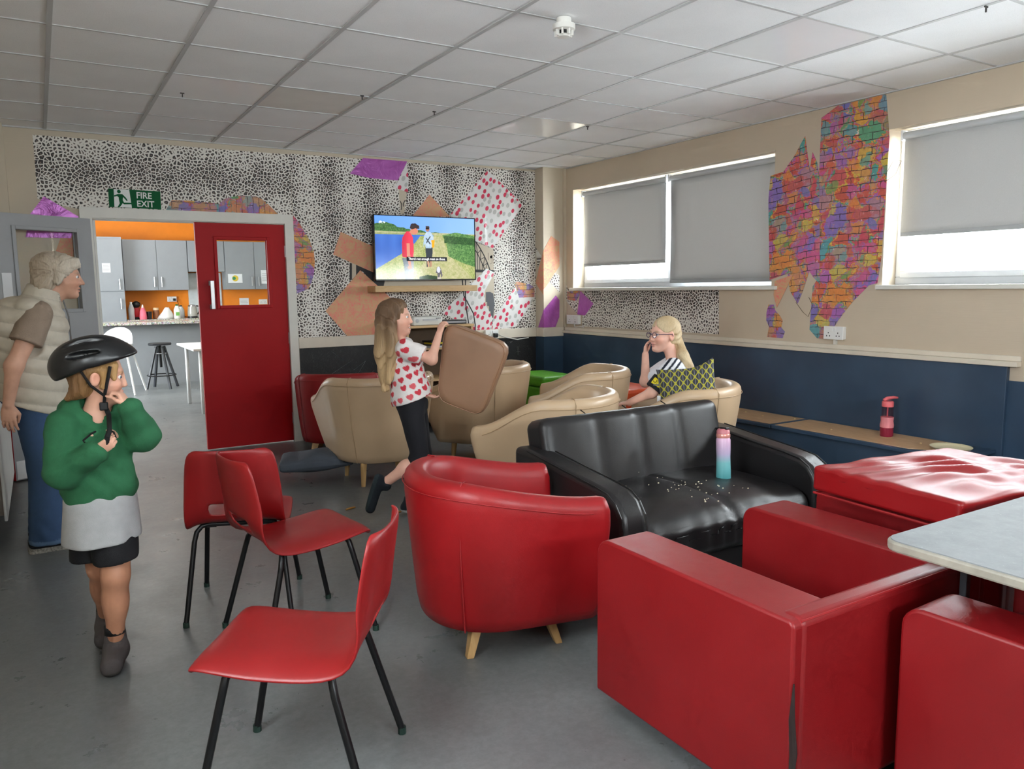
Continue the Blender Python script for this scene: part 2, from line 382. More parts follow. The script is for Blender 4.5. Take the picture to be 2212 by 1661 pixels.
for x in xs[1:-1]: g.box((x-.011, RW, H), (x+.011, D, H+.012))
for y in ys[1:-1]: g.box((LW, y-.008, H+.001), (W, y+.008, H+.012))
for q in ((LW, LW+.02), (W-.02, W)): g.box((q[0], RW, H-.004), (q[1], D, H+.012))
g.box((LW, D-.02, H-.004), (W, D, H+.012))
child(g.build('ceiling_grid', MGRID), CEIL)
# clips poking from the panel edges
mc = M('dark_clip', (60, 58, 56), .5)
for (x, y) in ((.86, 5.33), (1.86, 4.86), (2.46, 5.05), (3.72, 4.95), (3.73, 2.0)):
    o = MB().box((x-.012, y-.003, H-.010), (x+.012, y+.003, H-.003)).box((x-.003, y-.003, H-.030), (x+.003, y+.003, H-.005)).build('tile_clip', mc); child(o, CEIL)
# ---- windows with blinds
def window(n, y0, y1, splits, frame_x):
    f = MB(); fx0, fx1 = frame_x, frame_x+.06; z0, z1 = WZ0, WZ1
    f.box((fx0, y0, z0), (fx1, y1, z0+.05)).box((fx0, y0, z1-.05), (fx1, y1, z1))
    for y in [y0+.03]+splits+[y1-.03]: f.box((fx0+.0006, y-.03, z0+.0495), (fx1-.0006, y+.03, z1-.0495))
    o = struct(f.build('window_%d' % n, MUPVC, bevel=.006)); edges = [y0]+splits+[y1]
    for a, b in zip(edges, edges[1:]):
        child(mk('pane', [(fx0+.03, a+.05, z0+.06), (fx0+.03, b-.05, z0+.06), (fx0+.03, b-.05, z1-.06), (fx0+.03, a+.05, z1-.06)], [(0, 1, 2, 3)], MGLASS), o)
        s = MB(); q = .05   # inner sash frame
        s.box((fx0-.012, a+.04, z0+.045), (fx0+.02, b-.04, z0+.085)).box((fx0-.012, a+.04, z1-.085), (fx0+.02, b-.04, z1-.045))
        s.box((fx0-.0115, a+.04, z0+.0845), (fx0+.0195, a+.08, z1-.0845)).box((fx0-.0115, b-.08, z0+.0845), (fx0+.0195, b-.04, z1-.0845))
        child(s.build('sash', MUPVC, bevel=.004), o)
    sill = MB().box((W-.035, y0-.06, z0-.03), (frame_x+.005, y1+.03, z0)).build('window_sill', MWHITE, bevel=.005); child(sill, o)
    return o
window(1, W1[0], W1[1], [5.31], W+.14); window(2, W2[0], W2[1], [1.75], W+.14)
slab('trim_2', (W-.004, W1[0]-.0, WZ1), (W+.0, W1[1], WZ1+.012), MCREAM)
def m_blind():
    t = NT('grey_blackout_fabric'); n = t.noise(500, 2)
    c = t.ramp(n.outputs[0], [(.3, hexc(172, 174, 175)), (.7, hexc(184, 186, 187))])
    t.set(Base_Color=c, Roughness=.8); tl = t.n('BsdfTranslucent'); tl.inputs[0].default_value = (.66, .62, .58, 1)
    mx = t.n('MixShader', I0=.09); t.l(t.b.outputs[0], mx.inputs[1]); t.l(tl.outputs[0], mx.inputs[2]); t.l(mx.outputs[0], t.out.inputs[0]); return t.m
MBL = m_blind(); MTUBE = M('blind_tube_fabric', (196, 200, 203), .6, var=.03)
BX = W+.075
def blind(y0, y1, zb, label, cx=None):
    th = thing('roller_blind', label, 'blind', (BX, (y0+y1)/2, zb), 0, 'grey roller blinds')
    h = WZ1-.045-zb; w = (y1-y0)/2; V = []; F = []; ny, nz = 16, 12
    for k in range(nz+1):
        for j in range(ny+1):
            yy = -w+2*w*j/ny; zz = h*k/nz
            V.append((.004*math.sin(yy*3.1+zz*2.2)+.003*math.sin(yy*9+zz*5), yy, zz))
    for k in range(nz):
        for j in range(ny): a = k*(ny+1)+j; F.append((a, a+1, a+ny+2, a+ny+1))
    mk('fabric', V, F, MBL, th, smooth=True, center=False, solid=.002)
    MB().box((-.007, -w, -.004), (.007, w, .024)).build('bottom_bar', MBL, th, bevel=.004)
    MB().tube([(.0, -w-.01, h), (.0, w+.01, h)], .024, 14).build('roller_tube', MTUBE, th, smooth=True, angle=40)
    for s in (-1, 1): MB().box((-.025, s*w-.006+s*.012, h-.03), (.03, s*w+.006+s*.012, h+.035)).build('bracket', MUPVC, th)
    if cx: MB().tube([(-.03, cx*(w+.012), h), (-.03, cx*(w+.014), -.05+.1), (-.028, cx*(w+.02), -.06)], .002, 5).build('pull_chain', MUPVC, th)
blind(5.36, 6.60, 1.588, 'grey roller blind nearest the room corner, stopping well above the sill', 1)
blind(4.13, 5.30, 1.405, 'wide grey roller blind drawn down almost to the window sill')
blind(.45, 3.10, 1.685, 'grey roller blind half lowered over the window cut off by the frame', 1)
# ---- dado rails, chalkboard, navy panelling, boxed bench
struct(MB().box((DX1+.085, D-.006, 0), (CX, D, .86)).build('wall_chalkboard', MCHALK))
struct(MB().box((DX1+.077, D-.03, .85), (CX, D, .946)).build('trim_3', MDADO, bevel=.004))
dd = MB().box((CX-.02, CY-.022, .852), (W-.03, CY, .948)).box((CX-.02, CY, .852), (CX, D-.03, .948))
struct(dd.build('trim_4', MDADO, bevel=.006))
struct(MB().box((CX-.008, CY-.008, 0), (W, CY, .855)).box((CX-.008, CY, 0), (CX, D-.006, .855)).build('wall_column_panel', MNAVY))
struct(MB().box((W-.035, 2.33, 0), (W, CY-.008, .885)).build('wall_navy_panel', MNAVY, bevel=.004))
dr = MB().box((W-.055, 2.27, .885), (W, CY-.022, .915)).box((W-.02, 2.27, .915), (W, CY-.022, .947))
struct(dr.build('trim_5', MDADO, bevel=.004))
struct(MB().box((W-.012, RW, 0), (W, 2.33, .80)).build('wall_navy_lower', MNAVY))
BZ = .385
struct(MB().box((4.41, 2.42, 0), (W-.035, CY-.01, BZ-.022)).build('bench_boxing', MNAVY, bevel=.006))
def m_wood(name, c1, c2, rough=.5, sc=(3, 30, 30), axis=0):
    t = NT(name); n = t.noise(1.6, 5, .65, t.mapping(sc), 1.2)
    t.set(Base_Color=t.ramp(n.outputs[0], [(.3, hexc(*c1)), (.7, hexc(*c2))]), Roughness=rough); t.bump(n.outputs[0], .06, .003); return t.m
MOAK = m_wood('pale_oak', (196, 160, 112), (216, 184, 138)); MBEECH = m_wood('beech_leg', (186, 146, 92), (206, 168, 114), .45, (20, 20, 2))
MBENCH = m_wood('worn_plywood_seat', (190, 150, 110), (214, 178, 138), .5, (30, 3, 30))
bt = thing('bench_top', 'long low bench of worn plywood boards with navy edge along the window wall', 'bench', (4.62, 4.6, BZ-.022))
for k, (a, b, rnde) in enumerate(((2.36, 3.66, 1), (3.672, 5.1, 0), (5.112, CY-.02, 0))):
    x0, x1 = 4.372-4.62, W-.036-4.62; a -= 4.6; b -= 4.6
    pts = [(x0+.0, a), (x1, a), (x1, b), (x0, b)] if not rnde else [(x0, a+.16), (x0+.015, a+.10), (x0+.05, a+.05), (x0+.11, a+.012), (x0+.18, a), (x1, a), (x1, b), (x0, b)]
    MB().prism(pts, 'z', 0, .022).build('board', MNAVY, bt, bevel=.003)
    q = .03 if not rnde else .07
    MB().prism([(x0+.035, a+q), (x1-.02, a+q+(.08 if rnde else 0)), (x1-.02, b-.004), (x0+.035, b-.004)] if not rnde else [(x0+.035, a+.30), (x0+.10, a+.21), (x0+.2, a+.155), (x1-.02, a+.16), (x1-.02, b-.004), (x0+.035, b-.004)], 'z', .0222, .0235).build('worn_surface', MBENCH, bt)
MLEOY = m_leopard('leopard_print_paper_window_wall', 1, 2, .5, .4)
# ================================================================ pasted paper on the walls
def on_back(name, pts, layer, mat, label=None, cat=None, y=D):
    o = MB().prism(pts, 'y', y-.0014*layer, y-.0014*(layer-1)).build(name, mat)
    return tag(o, label, cat, 'scraps of patterned paper pasted on the walls') if label else o
def on_right(name, pts, layer, mat, label=None, cat=None, x=W):
    o = MB().prism(pts, 'x', x-.0014*layer, x-.0014*(layer-1)).build(name, mat)
    return tag(o, label, cat, 'scraps of patterned paper pasted on the walls') if label else o
C_ = 'wallpaper'
on_back('leopard_wallpaper', [(.053, 2.563), (1.993, 2.565), (1.984, 2.035), (.313, 2.027), (.199, 2.047), (.050, 2.092)], 1, MLEOH, 'leopard print wallpaper strip above the double doorway', C_)
on_back('leopard_wallpaper', [(1.993, 2.573), (4.567, 2.585), (4.565, .942), (1.994, .942), (1.985, 1.322), (1.989, 2.051)], 1, MLEOV, 'large leopard print wallpaper behind the television, from red door to corner', C_)
on_back('purple_foil_scrap', [(2.667, 2.585), (3.110, 2.586), (3.007, 2.402), (2.733, 2.407), (2.533, 2.436)], 3, MFOIL, 'shiny purple foil scrap at the ceiling above the television', C_)
on_back('strawberry_paper_scrap', [(3.108, 2.582), (3.119, 2.408), (3.109, 2.295), (2.972, 2.335), (3.017, 2.402)], 2, MSTR, 'small strawberry paper scrap under the purple foil by the ceiling', C_)
on_back('bare_wall_gap', [(3.014, 2.320), (3.095, 2.303), (3.064, 2.092), (3.025, 2.091)], 2, MCREAM, 'narrow bare cream gap in the leopard paper above the television', C_)
on_back('kraft_paper_scrap', [(3.337, 2.287), (3.556, 2.084), (3.145, 2.069)], 2, MKRAFT, 'tan and pink paper triangle peeking above the television', C_)
on_back('strawberry_paper_sheet', [(3.996, 2.563), (4.418, 2.234), (4.040, 1.782), (3.803, 1.862), (3.557, 2.102)], 3, MSTR, 'big tilted strawberry paper square upper right of the television', C_)
on_back('kraft_paper_sheet', [(2.425, 1.905), (2.765, 1.767), (2.756, 1.524), (2.344, 1.698)], 3, MKRAFT, 'tan and pink paper sheet left of the television', C_)
on_back('kraft_paper_sheet', [(2.600, 1.555), (2.768, 1.408), (2.893, 1.294), (2.963, .945), (2.447, .945), (2.250, 1.183)], 4, MKRAFT, 'large tan and pink paper sheet below left of the television shelf', C_)
on_back('strawberry_paper_sheet', [(3.960, 1.574), (4.058, 1.532), (3.939, 1.347), (3.936, 1.219), (4.028, 1.058), (3.998, .946), (3.719, .948), (3.641, 1.042), (3.440, 1.132), (3.615, 1.281)], 4, MSTR, 'torn strawberry paper with trailing cables right of the games console', C_)
on_back('strawberry_paper_sheet', [(4.313, 1.386), (4.558, 1.265), (4.308, .961), (4.015, .948), (4.033, 1.058)], 3, MSTR, 'strawberry paper sheet low on the wall beside the corner column', C_)
on_back('graffiti_brick_scrap', [(4.297, 1.420), (4.334, 1.437), (4.489, 1.407), (4.549, 1.376), (4.548, 1.272), (4.355, 1.269), (4.321, 1.357)], 4, MGRX, 'small red and pink graffiti brick scrap touching the corner column', C_)
on_back('graffiti_brick_scrap', [(.942, 2.034), (.997, 2.126), (1.154, 2.126), (1.345, 2.115), (1.363, 2.105), (1.358, 2.028)], 2, MGRX, 'flat-topped graffiti brick strip on the door frame beside the exit sign', C_)
on_back('graffiti_brick_scrap', [(1.363, 2.105), (1.416, 2.157), (1.49, 2.178), (1.572, 2.188), (1.678, 2.189), (1.73, 2.165), (1.781, 2.123), (1.871, 2.031), (1.358, 2.024)], 2, MGRF, 'dome shaped graffiti brick scrap with upright bricks above the doorway', C_)
on_back('graffiti_brick_scrap', [(1.984, 2.049), (2.047, 1.968), (2.10, 1.88), (2.132, 1.819), (2.165, 1.724), (2.17, 1.62), (2.156, 1.524), (2.13, 1.44), (2.100, 1.387), (1.993, 1.347)], 2, MGRX, 'half round graffiti brick scrap along the right side of the door frame', C_)
on_back('purple_foil_scrap', [(.092, 2.111), (.315, 1.967), (.25, 1.80), (-.05, 1.80), (-.011, 1.969)], 2, MFOIL, 'purple foil scrap peeking over the open grey door', C_)
on_back('kraft_paper_scrap', [(.18, 1.80), (.36, 1.92), (.36, 1.55), (.10, 1.60)], 1, MKRAFT, 'tan paper scrap seen through the grey door window', C_)
MU = thing('painted_mural', 'painted black bridge mural on cream showing between the papers around the television', 'mural', (3.2, D, 1.06), 0)
MDARK = M('mural_black_paint', (44, 42, 44), .6); MGR = M('mural_grey_paint', (92, 94, 98), .6)
def mural(pts, layer, mat, name): o = on_back(name, pts, layer, mat); o.parent = MU; o.matrix_parent_inverse = Matrix.Translation(-MU.location)
mural([(3.803, 1.853), (4.048, 1.773), (4.050, 1.389), (4.050, 1.058), (3.898, 1.220), (3.791, 1.293)], 2, MCREAM, 'cream_ground')
mural([(3.950, 1.333), (4.0, 1.335), (4.038, 1.317), (4.053, 1.216), (4.033, 1.063), (4.011, 1.064), (4.001, 1.136), (3.985, 1.136), (3.986, 1.189), (3.963, 1.190), (3.964, 1.232), (3.948, 1.233)], 3, MGR, 'stepped_tower')
mural([(3.79, 1.565), (4.047, 1.560), (4.047, 1.532), (3.79, 1.536)], 3, MDARK, 'bridge_deck')
mural([(2.499, 1.631), (2.756, 1.532), (2.842, 1.453), (2.827, 1.40), (2.752, 1.40), (2.623, 1.545), (2.492, 1.455)], 2, MCREAM, 'cream_ground')
mural([(2.561, 1.605), (2.737, 1.532), (2.842, 1.453), (2.827, 1.40), (2.752, 1.40), (2.623, 1.545), (2.557, 1.494)], 3, MDARK, 'dark_block')
mural([(2.499, 1.622), (2.521, 1.618), (2.515, 1.472), (2.492, 1.455)], 3, MDARK, 'dark_post')
mural([(2.843, 1.50), (3.768, 1.50), (3.76, 1.39), (2.766, 1.39)], 2, MCREAM, 'cream_ground')
def stroke(pts, w, name, layer=3):
    P = [np.array(p) for p in pts]; L, Rr = [], []
    for k, p in enumerate(P):
        d = (P[min(k+1, len(P)-1)]-P[max(k-1, 0)]); d = d/np.hypot(*d); nn = np.array([-d[1], d[0]])*w/2; L.append(tuple(p+nn)); Rr.append(tuple(p-nn))
    mural(L+Rr[::-1], layer, MDARK, name)
stroke([(3.80, 1.86), (3.845, 1.84), (3.89, 1.78), (3.94, 1.70), (3.975, 1.63), (4.003, 1.56)], .011, 'bridge_arch')
stroke([(3.80, 1.80), (3.85, 1.74), (3.90, 1.65), (3.945, 1.56)], .009, 'bridge_arch')
for a, b in (((3.845, 1.84), (3.86, 1.725)), ((3.86, 1.725), (3.90, 1.765)), ((3.90, 1.765), (3.892, 1.665)), ((3.892, 1.665), (3.945, 1.69)), ((3.945, 1.69), (3.925, 1.60)), ((3.925, 1.60), (3.975, 1.63)), ((3.975, 1.63), (3.95, 1.56)), ((3.83, 1.77), (3.83, 1.56)), ((3.858, 1.72), (3.858, 1.56)), ((3.885, 1.67), (3.885, 1.56)), ((3.912, 1.62), (3.912, 1.56))): stroke([a, b], .006, 'bridge_strut')
stroke([(3.985, 1.735), (3.985, 1.66)], .003, 'pen_mark'); stroke([(4.01, 1.70), (4.03, 1.71), (4.03, 1.68), (4.008, 1.68), (4.01, 1.70), (4.032, 1.71), (4.03, 1.63), (4.005, 1.62)], .003, 'pen_mark')
stroke([(3.025, 2.21), (3.04, 2.18), (3.035, 2.13)], .008, 'pen_mark', 4); stroke([(3.075, 2.22), (3.058, 2.19), (3.06, 2.16)], .008, 'pen_mark', 4)
# column scraps: each is folded round the corner of the column
def wrapped(front, left, layer, mat, label, name):
    b = MB(); d = .0014*layer
    if front: b.prism(front, 'y', CY-d, CY)
    if left: b.prism(left, 'x', CX-d, CX)
    return tag(b.build(name, mat), label, C_, 'scraps of patterned paper pasted on the walls')
wrapped([(4.665, 1.913), (4.77, 1.853), (4.77, 1.597), (4.60, 1.387), (4.567, 1.358), (4.567, 1.759)], [(CY, 1.759), (CY, 1.295), (D, 1.423)], 2, MKRAFT, 'orange patterned paper diamond folded around the corner column', 'kraft_paper_scrap')
wrapped([(4.72, 1.287), (4.768, 1.237), (4.765, 1.056), (4.715, .950), (4.567, .950), (4.567, 1.139)], [(CY, 1.14), (CY, .952), (6.955, .948)], 2, MFOIL, 'purple paper wedge at the foot of the corner column', 'purple_foil_scrap')
wrapped([(4.70, 1.534), (4.77, 1.499), (4.77, 1.321), (4.64, 1.431)], [(7.0, 1.801), (6.876, 1.695), (6.959, 1.586)], 1, MLEOV, 'leopard paper bits on the corner column', 'leopard_scrap')
on_right('leopard_scrap', [(6.82, 1.40), (6.805, 1.370), (6.602, 1.214), (6.640, 1.102), (6.82, 1.22)], 1, MLEOY, 'slanted leopard paper strip between column and window', C_)
on_right('graffiti_brick_scrap', [(6.80, 1.328), (6.541, 1.335), (6.640, 1.228), (6.80, 1.241)], 2, MGRY, 'tiny orange graffiti brick scrap under the window by the corner', C_)
on_right('purple_foil_scrap', [(6.566, 1.335), (6.339, 1.203), (6.485, 1.079), (6.619, 1.088)], 3, MFOIL, 'crumpled purple scrap under the window near the corner socket', C_)
on_right('leopard_wallpaper', [(6.501, 1.335), (4.631, 1.335), (4.621, .968), (6.542, .964)], 1, MLEOY, 'leopard print wallpaper strip under the window sill', C_)
on_right('graffiti_brick_sheet', [(3.66, 2.558), (3.562, 2.604), (3.201, 2.604), (3.176, 2.423), (3.163, 2.325), (3.17, 2.006), (3.18, 1.557), (3.200, 1.377), (3.262, 1.364), (3.380, 1.253), (3.493, 1.115), (3.576, .979), (3.659, .983), (3.727, 1.043), (3.713, 1.359), (3.668, 1.421), (3.693, 2.157), (3.691, 2.546)], 2, MGRY, 'tall graffiti brick wallpaper sheet between the two windows, touching the ceiling', C_)
on_right('graffiti_brick_sheet', [(4.127, 2.199), (4.007, 2.214), (3.922, 2.303), (3.823, 2.442), (3.800, 2.325), (3.773, 2.198), (3.754, 2.318), (3.714, 2.244), (3.693, 2.157), (3.655, 1.452), (3.648, 1.374), (3.706, 1.422), (3.745, 1.469), (3.796, 1.328), (3.839, 1.232), (3.912, 1.328), (3.937, 1.458), (4.106, 1.412), (4.140, 2.020)], 3, MGRD, 'jagged pointed graffiti brick sheet right beside the wide window', C_)
on_right('kraft_paper_scrap', [(4.055, 1.403), (3.888, 1.449), (3.971, 1.297), (4.028, 1.198), (4.062, 1.297)], 4, MKRAFT, 'pointed tan paper scrap hanging below the jagged graffiti sheet', C_)
on_right('graffiti_brick_scrap', [(4.111, 1.222), (4.059, 1.222), (4.047, 1.180), (4.0, 1.14), (3.972, 1.100), (3.985, 1.05), (3.949, 1.018), (3.967, .968), (4.117, .969), (4.10, 1.05), (4.129, 1.1), (4.129, 1.162)], 1, MGRY, 'small wavy graffiti brick scrap standing just above the dado rail', C_)
# ================================================================ doorway
fr = MB()
fr.box((DX0-.085, D-.022, 0), (DX0, D, DZ+.08)).box((DX1, D-.022, 0), (DX1+.077, D, DZ+.08)).box((DX0, D-.022, DZ), (DX1, D, DZ+.08))
fr.box((DX0-.0, D+.0005, 0), (DX0+.02, D+.18, DZ-.02)).box((DX1-.001, D+.0005, 0), (DX1, D+.18, DZ-.02)).box((DX0, D+.0005, DZ-.006), (DX1, D+.18, DZ))
struct(fr.build('trim_6', MWHITE, bevel=.004))
def leaf(name, w, h, win, face, label, beadm, edge=None):
    """door leaf in local coords: hinge at x=0, free edge at x=w, faces -y"""
    o = thing(name, label, 'door'); o['kind'] = 'structure'
    x0, x1, z0, z1 = win; t = .044; b = MB()
    b.box((0, 0, .012), (x0, t, h)).box((x1, 0, .012), (w, t, h)).box((x0, 0, .012), (x1, t, z0)).box((x0, 0, z1), (x1, t, h))
    b.build('leaf', face, o)
    if edge: MB().box((w, .0, .012), (w+.003, t, h)).build('painted_edge', edge, o)
    for yy in (-.010, t-.002):
        q = MB(); e = .022
        q.box((x0-e, yy, z0-e), (x0+.006, yy+.012, z1+e)).box((x1-.006, yy, z0-e), (x1+e, yy+.012, z1+e)).box((x0+.0055, yy+.0005, z0-e), (x1-.0055, yy+.0115, z0+.006)).box((x0+.0055, yy+.0005, z1-.006), (x1-.0055, yy+.0115, z1+e))
        q.build('glazing_bead', beadm, o, bevel=.004)
    mk('pane', [(x0, t/2, z0), (x1, t/2, z0), (x1, t/2, z1), (x0, t/2, z1)], [(0, 1, 2, 3)], MGLASS, o)
    return o
rd = leaf('door_1', .745, 1.952, (.164, .592, 1.247, 1.818), MREDDOOR, 'closed red door with glass panel and steel pull handle', MREDDOOR)
# mirrored so that its hinge is at the right jamb: local x runs from free edge
rd.location = (1.160, D+.002, 0)
for z in (1.72, .95, .22): MB().box((.74, -.006, z-.05), (.757, .012, z+.05)).tube([(.75, -.008, z-.05), (.75, -.008, z+.05)], .007, 8).build('hinge', MCHROME, rd)
hb = MB().box((.085, -.014, 1.225), (.125, 0, 1.265)).box((.085, -.014, 1.425), (.125, 0, 1.465)).box((.095, -.05, 1.23), (.112, -.01, 1.252)).box((.095, -.05, 1.438), (.112, -.01, 1.46)).box((.088, -.06, 1.225), (.12, -.045, 1.465))
hb.build('pull_handle', MCHROME, rd, bevel=.003)
gd = leaf('door_2', .745, 1.952, (.135, .60, 1.25, 1.845), MGREYDOOR, 'grey door with glass panel swung open against the wall', MGREYDOOR, MREDDOOR)
gd.location = (.408, D-.012, 0); gd.rotation_euler = (0, 0, math.atan2(-.372, -.655))
# local +y now points towards the wall? mirror so that grey face looks into the room
gd.scale = (1, -1, 1)
MPAPER = M('white_paper', (232, 234, 236), .8, var=.02)
MB().box((.648, -.003, 1.19), (.715, -.001, 1.525)).build('notice', MPAPER, gd)
MB().box((.03, -.004, .02), (.735, -.001, .155)).build('kick_plate', M('white_kick_plate', (226, 226, 226), .35), gd)
# exit sign
sg = thing('fire_exit_sign', 'green FIRE EXIT sign with white running figure above the doorway', 'sign', (.72, D-.003, 2.043))
MGREEN = M('sign_green', (2, 92, 50), .6, var=.04, spec=.2); MSW = M('sign_white', (232, 234, 232), .4, var=.02)
sg.rotation_euler = (0, math.radians(.6), 0)
def sp(pts, y, mat, nm): return MB().prism([(a-.72, b-2.043) for a, b in pts], 'y', y-.001, y).build(nm, mat, sg)
sp([(.533, 2.048), (.912, 2.048), (.912, 2.192), (.533, 2.192)], -.001, MGREEN, 'plate')
sp([(.570, 2.050), (.695, 2.050), (.683, 2.19), (.572, 2.19)], -.002, MSW, 'white_field')
run = [[(.598, 2.182), (.608, 2.187), (.618, 2.182), (.622, 2.172), (.618, 2.162), (.608, 2.157), (.598, 2.162), (.594, 2.172)],
       [(.598, 2.152), (.632, 2.153), (.655, 2.128), (.668, 2.105), (.660, 2.101), (.645, 2.120), (.636, 2.130), (.632, 2.108), (.640, 2.088), (.668, 2.088), (.694, 2.088), (.694, 2.078), (.640, 2.074), (.630, 2.082), (.622, 2.068), (.606, 2.050), (.592, 2.050), (.610, 2.080), (.606, 2.104), (.604, 2.128), (.594, 2.136), (.572, 2.130), (.572, 2.140)]]
for r_ in run: sp(r_, -.003, MGREEN, 'running_figure')
for s, z in (('FIRE', 2.128), ('EXIT', 2.062)): text('lettering', s, .069, MSW, (.731-.72, -.0035, z-2.043), RX90, sg, bold=True, sx=.92)
# ================================================================ kitchen beyond the doorway
MORANGE = M('orange_wall_paint', (240, 136, 18), .55, var=.04)
slab('wall_kitchen_back', (-1.7, 15.02, 0), (4.2, 15.2, 2.95), MORANGE)
kl = MB(); kl.box((-1.9, D+.18, 0), (-1.7, 15.2, 1.0)).box((-1.9, D+.18, 2.2), (-1.7, 15.2, 2.95)).box((-1.9, D+.18, 1.0), (-1.7, 10.0, 2.2)).box((-1.9, 12.6, 1.0), (-1.7, 15.2, 2.2))
struct(kl.build('wall_kitchen_left', MWHITE)); slab('wall_kitchen_right', (4.2, D+.18, 0), (4.35, 15.2, 2.95), MWHITE)
slab('wall_kitchen_near', (-1.9, D+.18, 0), (LW-.1, D+.2, 2.95), MWHITE)
slab('ceiling_kitchen', (-1.9, D+.05, 2.86), (4.35, 15.2, 3.0), M('kitchen_ceiling', (232, 232, 230), .9))
kw = MB(); 
for y in (10.0, 11.27, 12.54): kw.box((-1.85, y, 1.0), (-1.79, y+.06, 2.2))
kw.box((-1.849, 10.0, 1.0), (-1.791, 12.6, 1.06)).box((-1.849, 10.0, 2.14), (-1.791, 12.6, 2.2)); kwo = struct(kw.build('window_4', MUPVC))  # window added out of view to bring daylight into the kitchen
child(mk('pane', [(-1.82, 10.06, 1.06), (-1.82, 12.54, 1.06), (-1.82, 12.54, 2.14), (-1.82, 10.06, 2.14)], [(0, 1, 2, 3)], MGLASS), kwo)
# glowing ceiling panels added out of view to brighten the kitchen
for k, (x, y) in enumerate(((.6, 9.2), (2.4, 9.2), (.6, 11.5), (2.4, 11.5), (1.5, 13.6))):
    o = MB().box((x-.3, y-.3, 2.835), (x+.3, y+.3, 2.86)).build('added_kitchen_light', M('light_panel_frame', (230, 230, 230), .4)); tag(o, 'unseen square ceiling light added to brighten the kitchen, ' + ('near left', 'near right', 'middle left', 'middle right', 'above the breakfast bar')[k], 'light', 'ceiling lights added to brighten the kitchen')
    MB().box((x-.28-o.location.x, y-.28-o.location.y, -.004), (x+.28-o.location.x, y+.28-o.location.y, -.001)).build('diffuser', emis('added_light_diffuser', (255, 250, 242), 4.0), o, center=False)
MCAB = M('grey_cabinet_laminate', (146, 150, 154), .4, var=.03)
def granite():
    t = NT('speckled_granite'); n = t.noise(60, 4, .7); v = t.vor(40)
    t.set(Base_Color=t.mix(.35, t.ramp(n.outputs[0], [(.35, hexc(70, 66, 62)), (.5, hexc(176, 170, 158)), (.65, hexc(224, 220, 210))]), v.outputs['Color'], 'SOFT_LIGHT'), Roughness=.2); return t.m
MGRAN = granite()
def cabinet(name, label, x0, x1, y0, y1, z0, z1, doors, group='kitchen cabinets'):
    o = thing(name, label, 'cabinet', ((x0+x1)/2, (y0+y1)/2, z0), 0, group); cx, cy = o.location.x, o.location.y
    MB().box((x0-cx, y0+.02-cy, 0), (x1-cx, y1-cy, z1-z0)).build('body', MCAB, o)
    for (a, b, c, d, hx, hz) in doors:
        dd_ = MB().box((a+.004-cx, y0-cy, c+.004-z0), (b-.004-cx, y0+.019-cy, d-.004-z0)).build('door', MCAB, o, bevel=.003)
        if hx is not None:
            h_ = MB().tube([(hx-cx, y0-.03-cy, hz-z0), (hx-cx, y0-.03-cy, hz+.17-z0)], .009, 8).tube([(hx-cx, y0-cy, hz+.02-z0), (hx-cx, y0-.03-cy, hz+.02-z0)], .006, 6).tube([(hx-cx, y0-cy, hz+.15-z0), (hx-cx, y0-.03-cy, hz+.15-z0)], .006, 6).build('handle', MCHROME, dd_)
            h_.location = np.array(h_.location)-np.array(dd_.location)
    return o
cabinet('tall_cabinet', 'tall grey kitchen cabinet with a notice on its door', .42, 1.235, 14.4, 15.0, 0, 2.28, [(.42, .80, .1, 2.25, None, 0), (.80, 1.235, 1.39, 2.25, 1.165, 1.42), (.80, 1.235, .1, 1.38, 1.165, 1.10)])
cabinet('wall_cabinet', 'wide double door grey wall cabinet above the kettle', 1.262, 2.28, 14.67, 15.0, 1.40, 2.26, [(1.262, 1.785, 1.40, 2.26, 1.725, 1.46), (1.785, 2.28, 1.40, 2.26, 1.84, 1.46)])
cabinet('wall_cabinet', 'short grey wall cabinet between the kettle and the red door glass', 2.285, 2.90, 14.67, 15.0, 1.72, 2.26, [(2.285, 2.90, 1.72, 2.26, None, 0)])
cabinet('wall_cabinet', 'double door grey wall cabinet seen through the red door glass', 2.905, 3.95, 14.67, 15.0, 1.40, 2.26, [(2.905, 3.42, 1.40, 2.26, 3.36, 1.46), (3.42, 3.95, 1.40, 2.26, 3.48, 1.46)])
for (x, y, z, w, h, nm, lb) in ((.985, 14.397, 1.70, .12, .15, 'notice', 'white notice taped to the tall kitchen cabinet'),
    (3.07, 14.667, 1.52, .25, .16, 'notice', 'white notice with a round green and yellow emblem on the wall cabinet'), (3.62, 14.667, 1.50, .18, .25, 'notice', 'white sheet on the cabinet door at the edge of the red door glass'), (3.28, 15.016, 1.02, .17, .22, 'notice', 'white notice on the orange wall below the cabinets')):
    o = tag(MB().box((x-w/2, y-.002, z), (x+w/2, y, z+h)).build(nm, MPAPER), lb, 'notice')
    ml = M('print_grey', (150, 150, 150), .8)
    if 'emblem' in lb:
        MB().lathe([(.055, 0), (.055, .0008)], (0, -.002, h/2), 20, rotaxis((1, 0, 0), math.pi/2)).build('emblem', M('emblem_yellow', (220, 190, 60), .7), o)
        MB().lathe([(.03, 0), (.03, .0008)], (-.02, -.003, h/2), 14, rotaxis((1, 0, 0), math.pi/2)).build('emblem', M('emblem_green', (60, 140, 90), .7), o)
    else:
        for k in range(5): MB().box((-w*.4, -.0025, h*(.2+.13*k)), (w*.4*(1 if k % 2 else .8), -.0021, h*(.2+.13*k)+.006)).build('print_line', ml, o, center=False)
tag(MB().box((1.24, 14.36, .87), (4.15, 15.0, .91)).build('kitchen_worktop', MGRAN, bevel=.004), 'speckled worktop along the orange kitchen wall', 'worktop')
tag(MB().box((1.24, 14.42, 0), (4.15, 15.0, .87)).build('base_cabinet', MCAB), 'grey base cabinets under the kitchen worktop', 'cabinet')
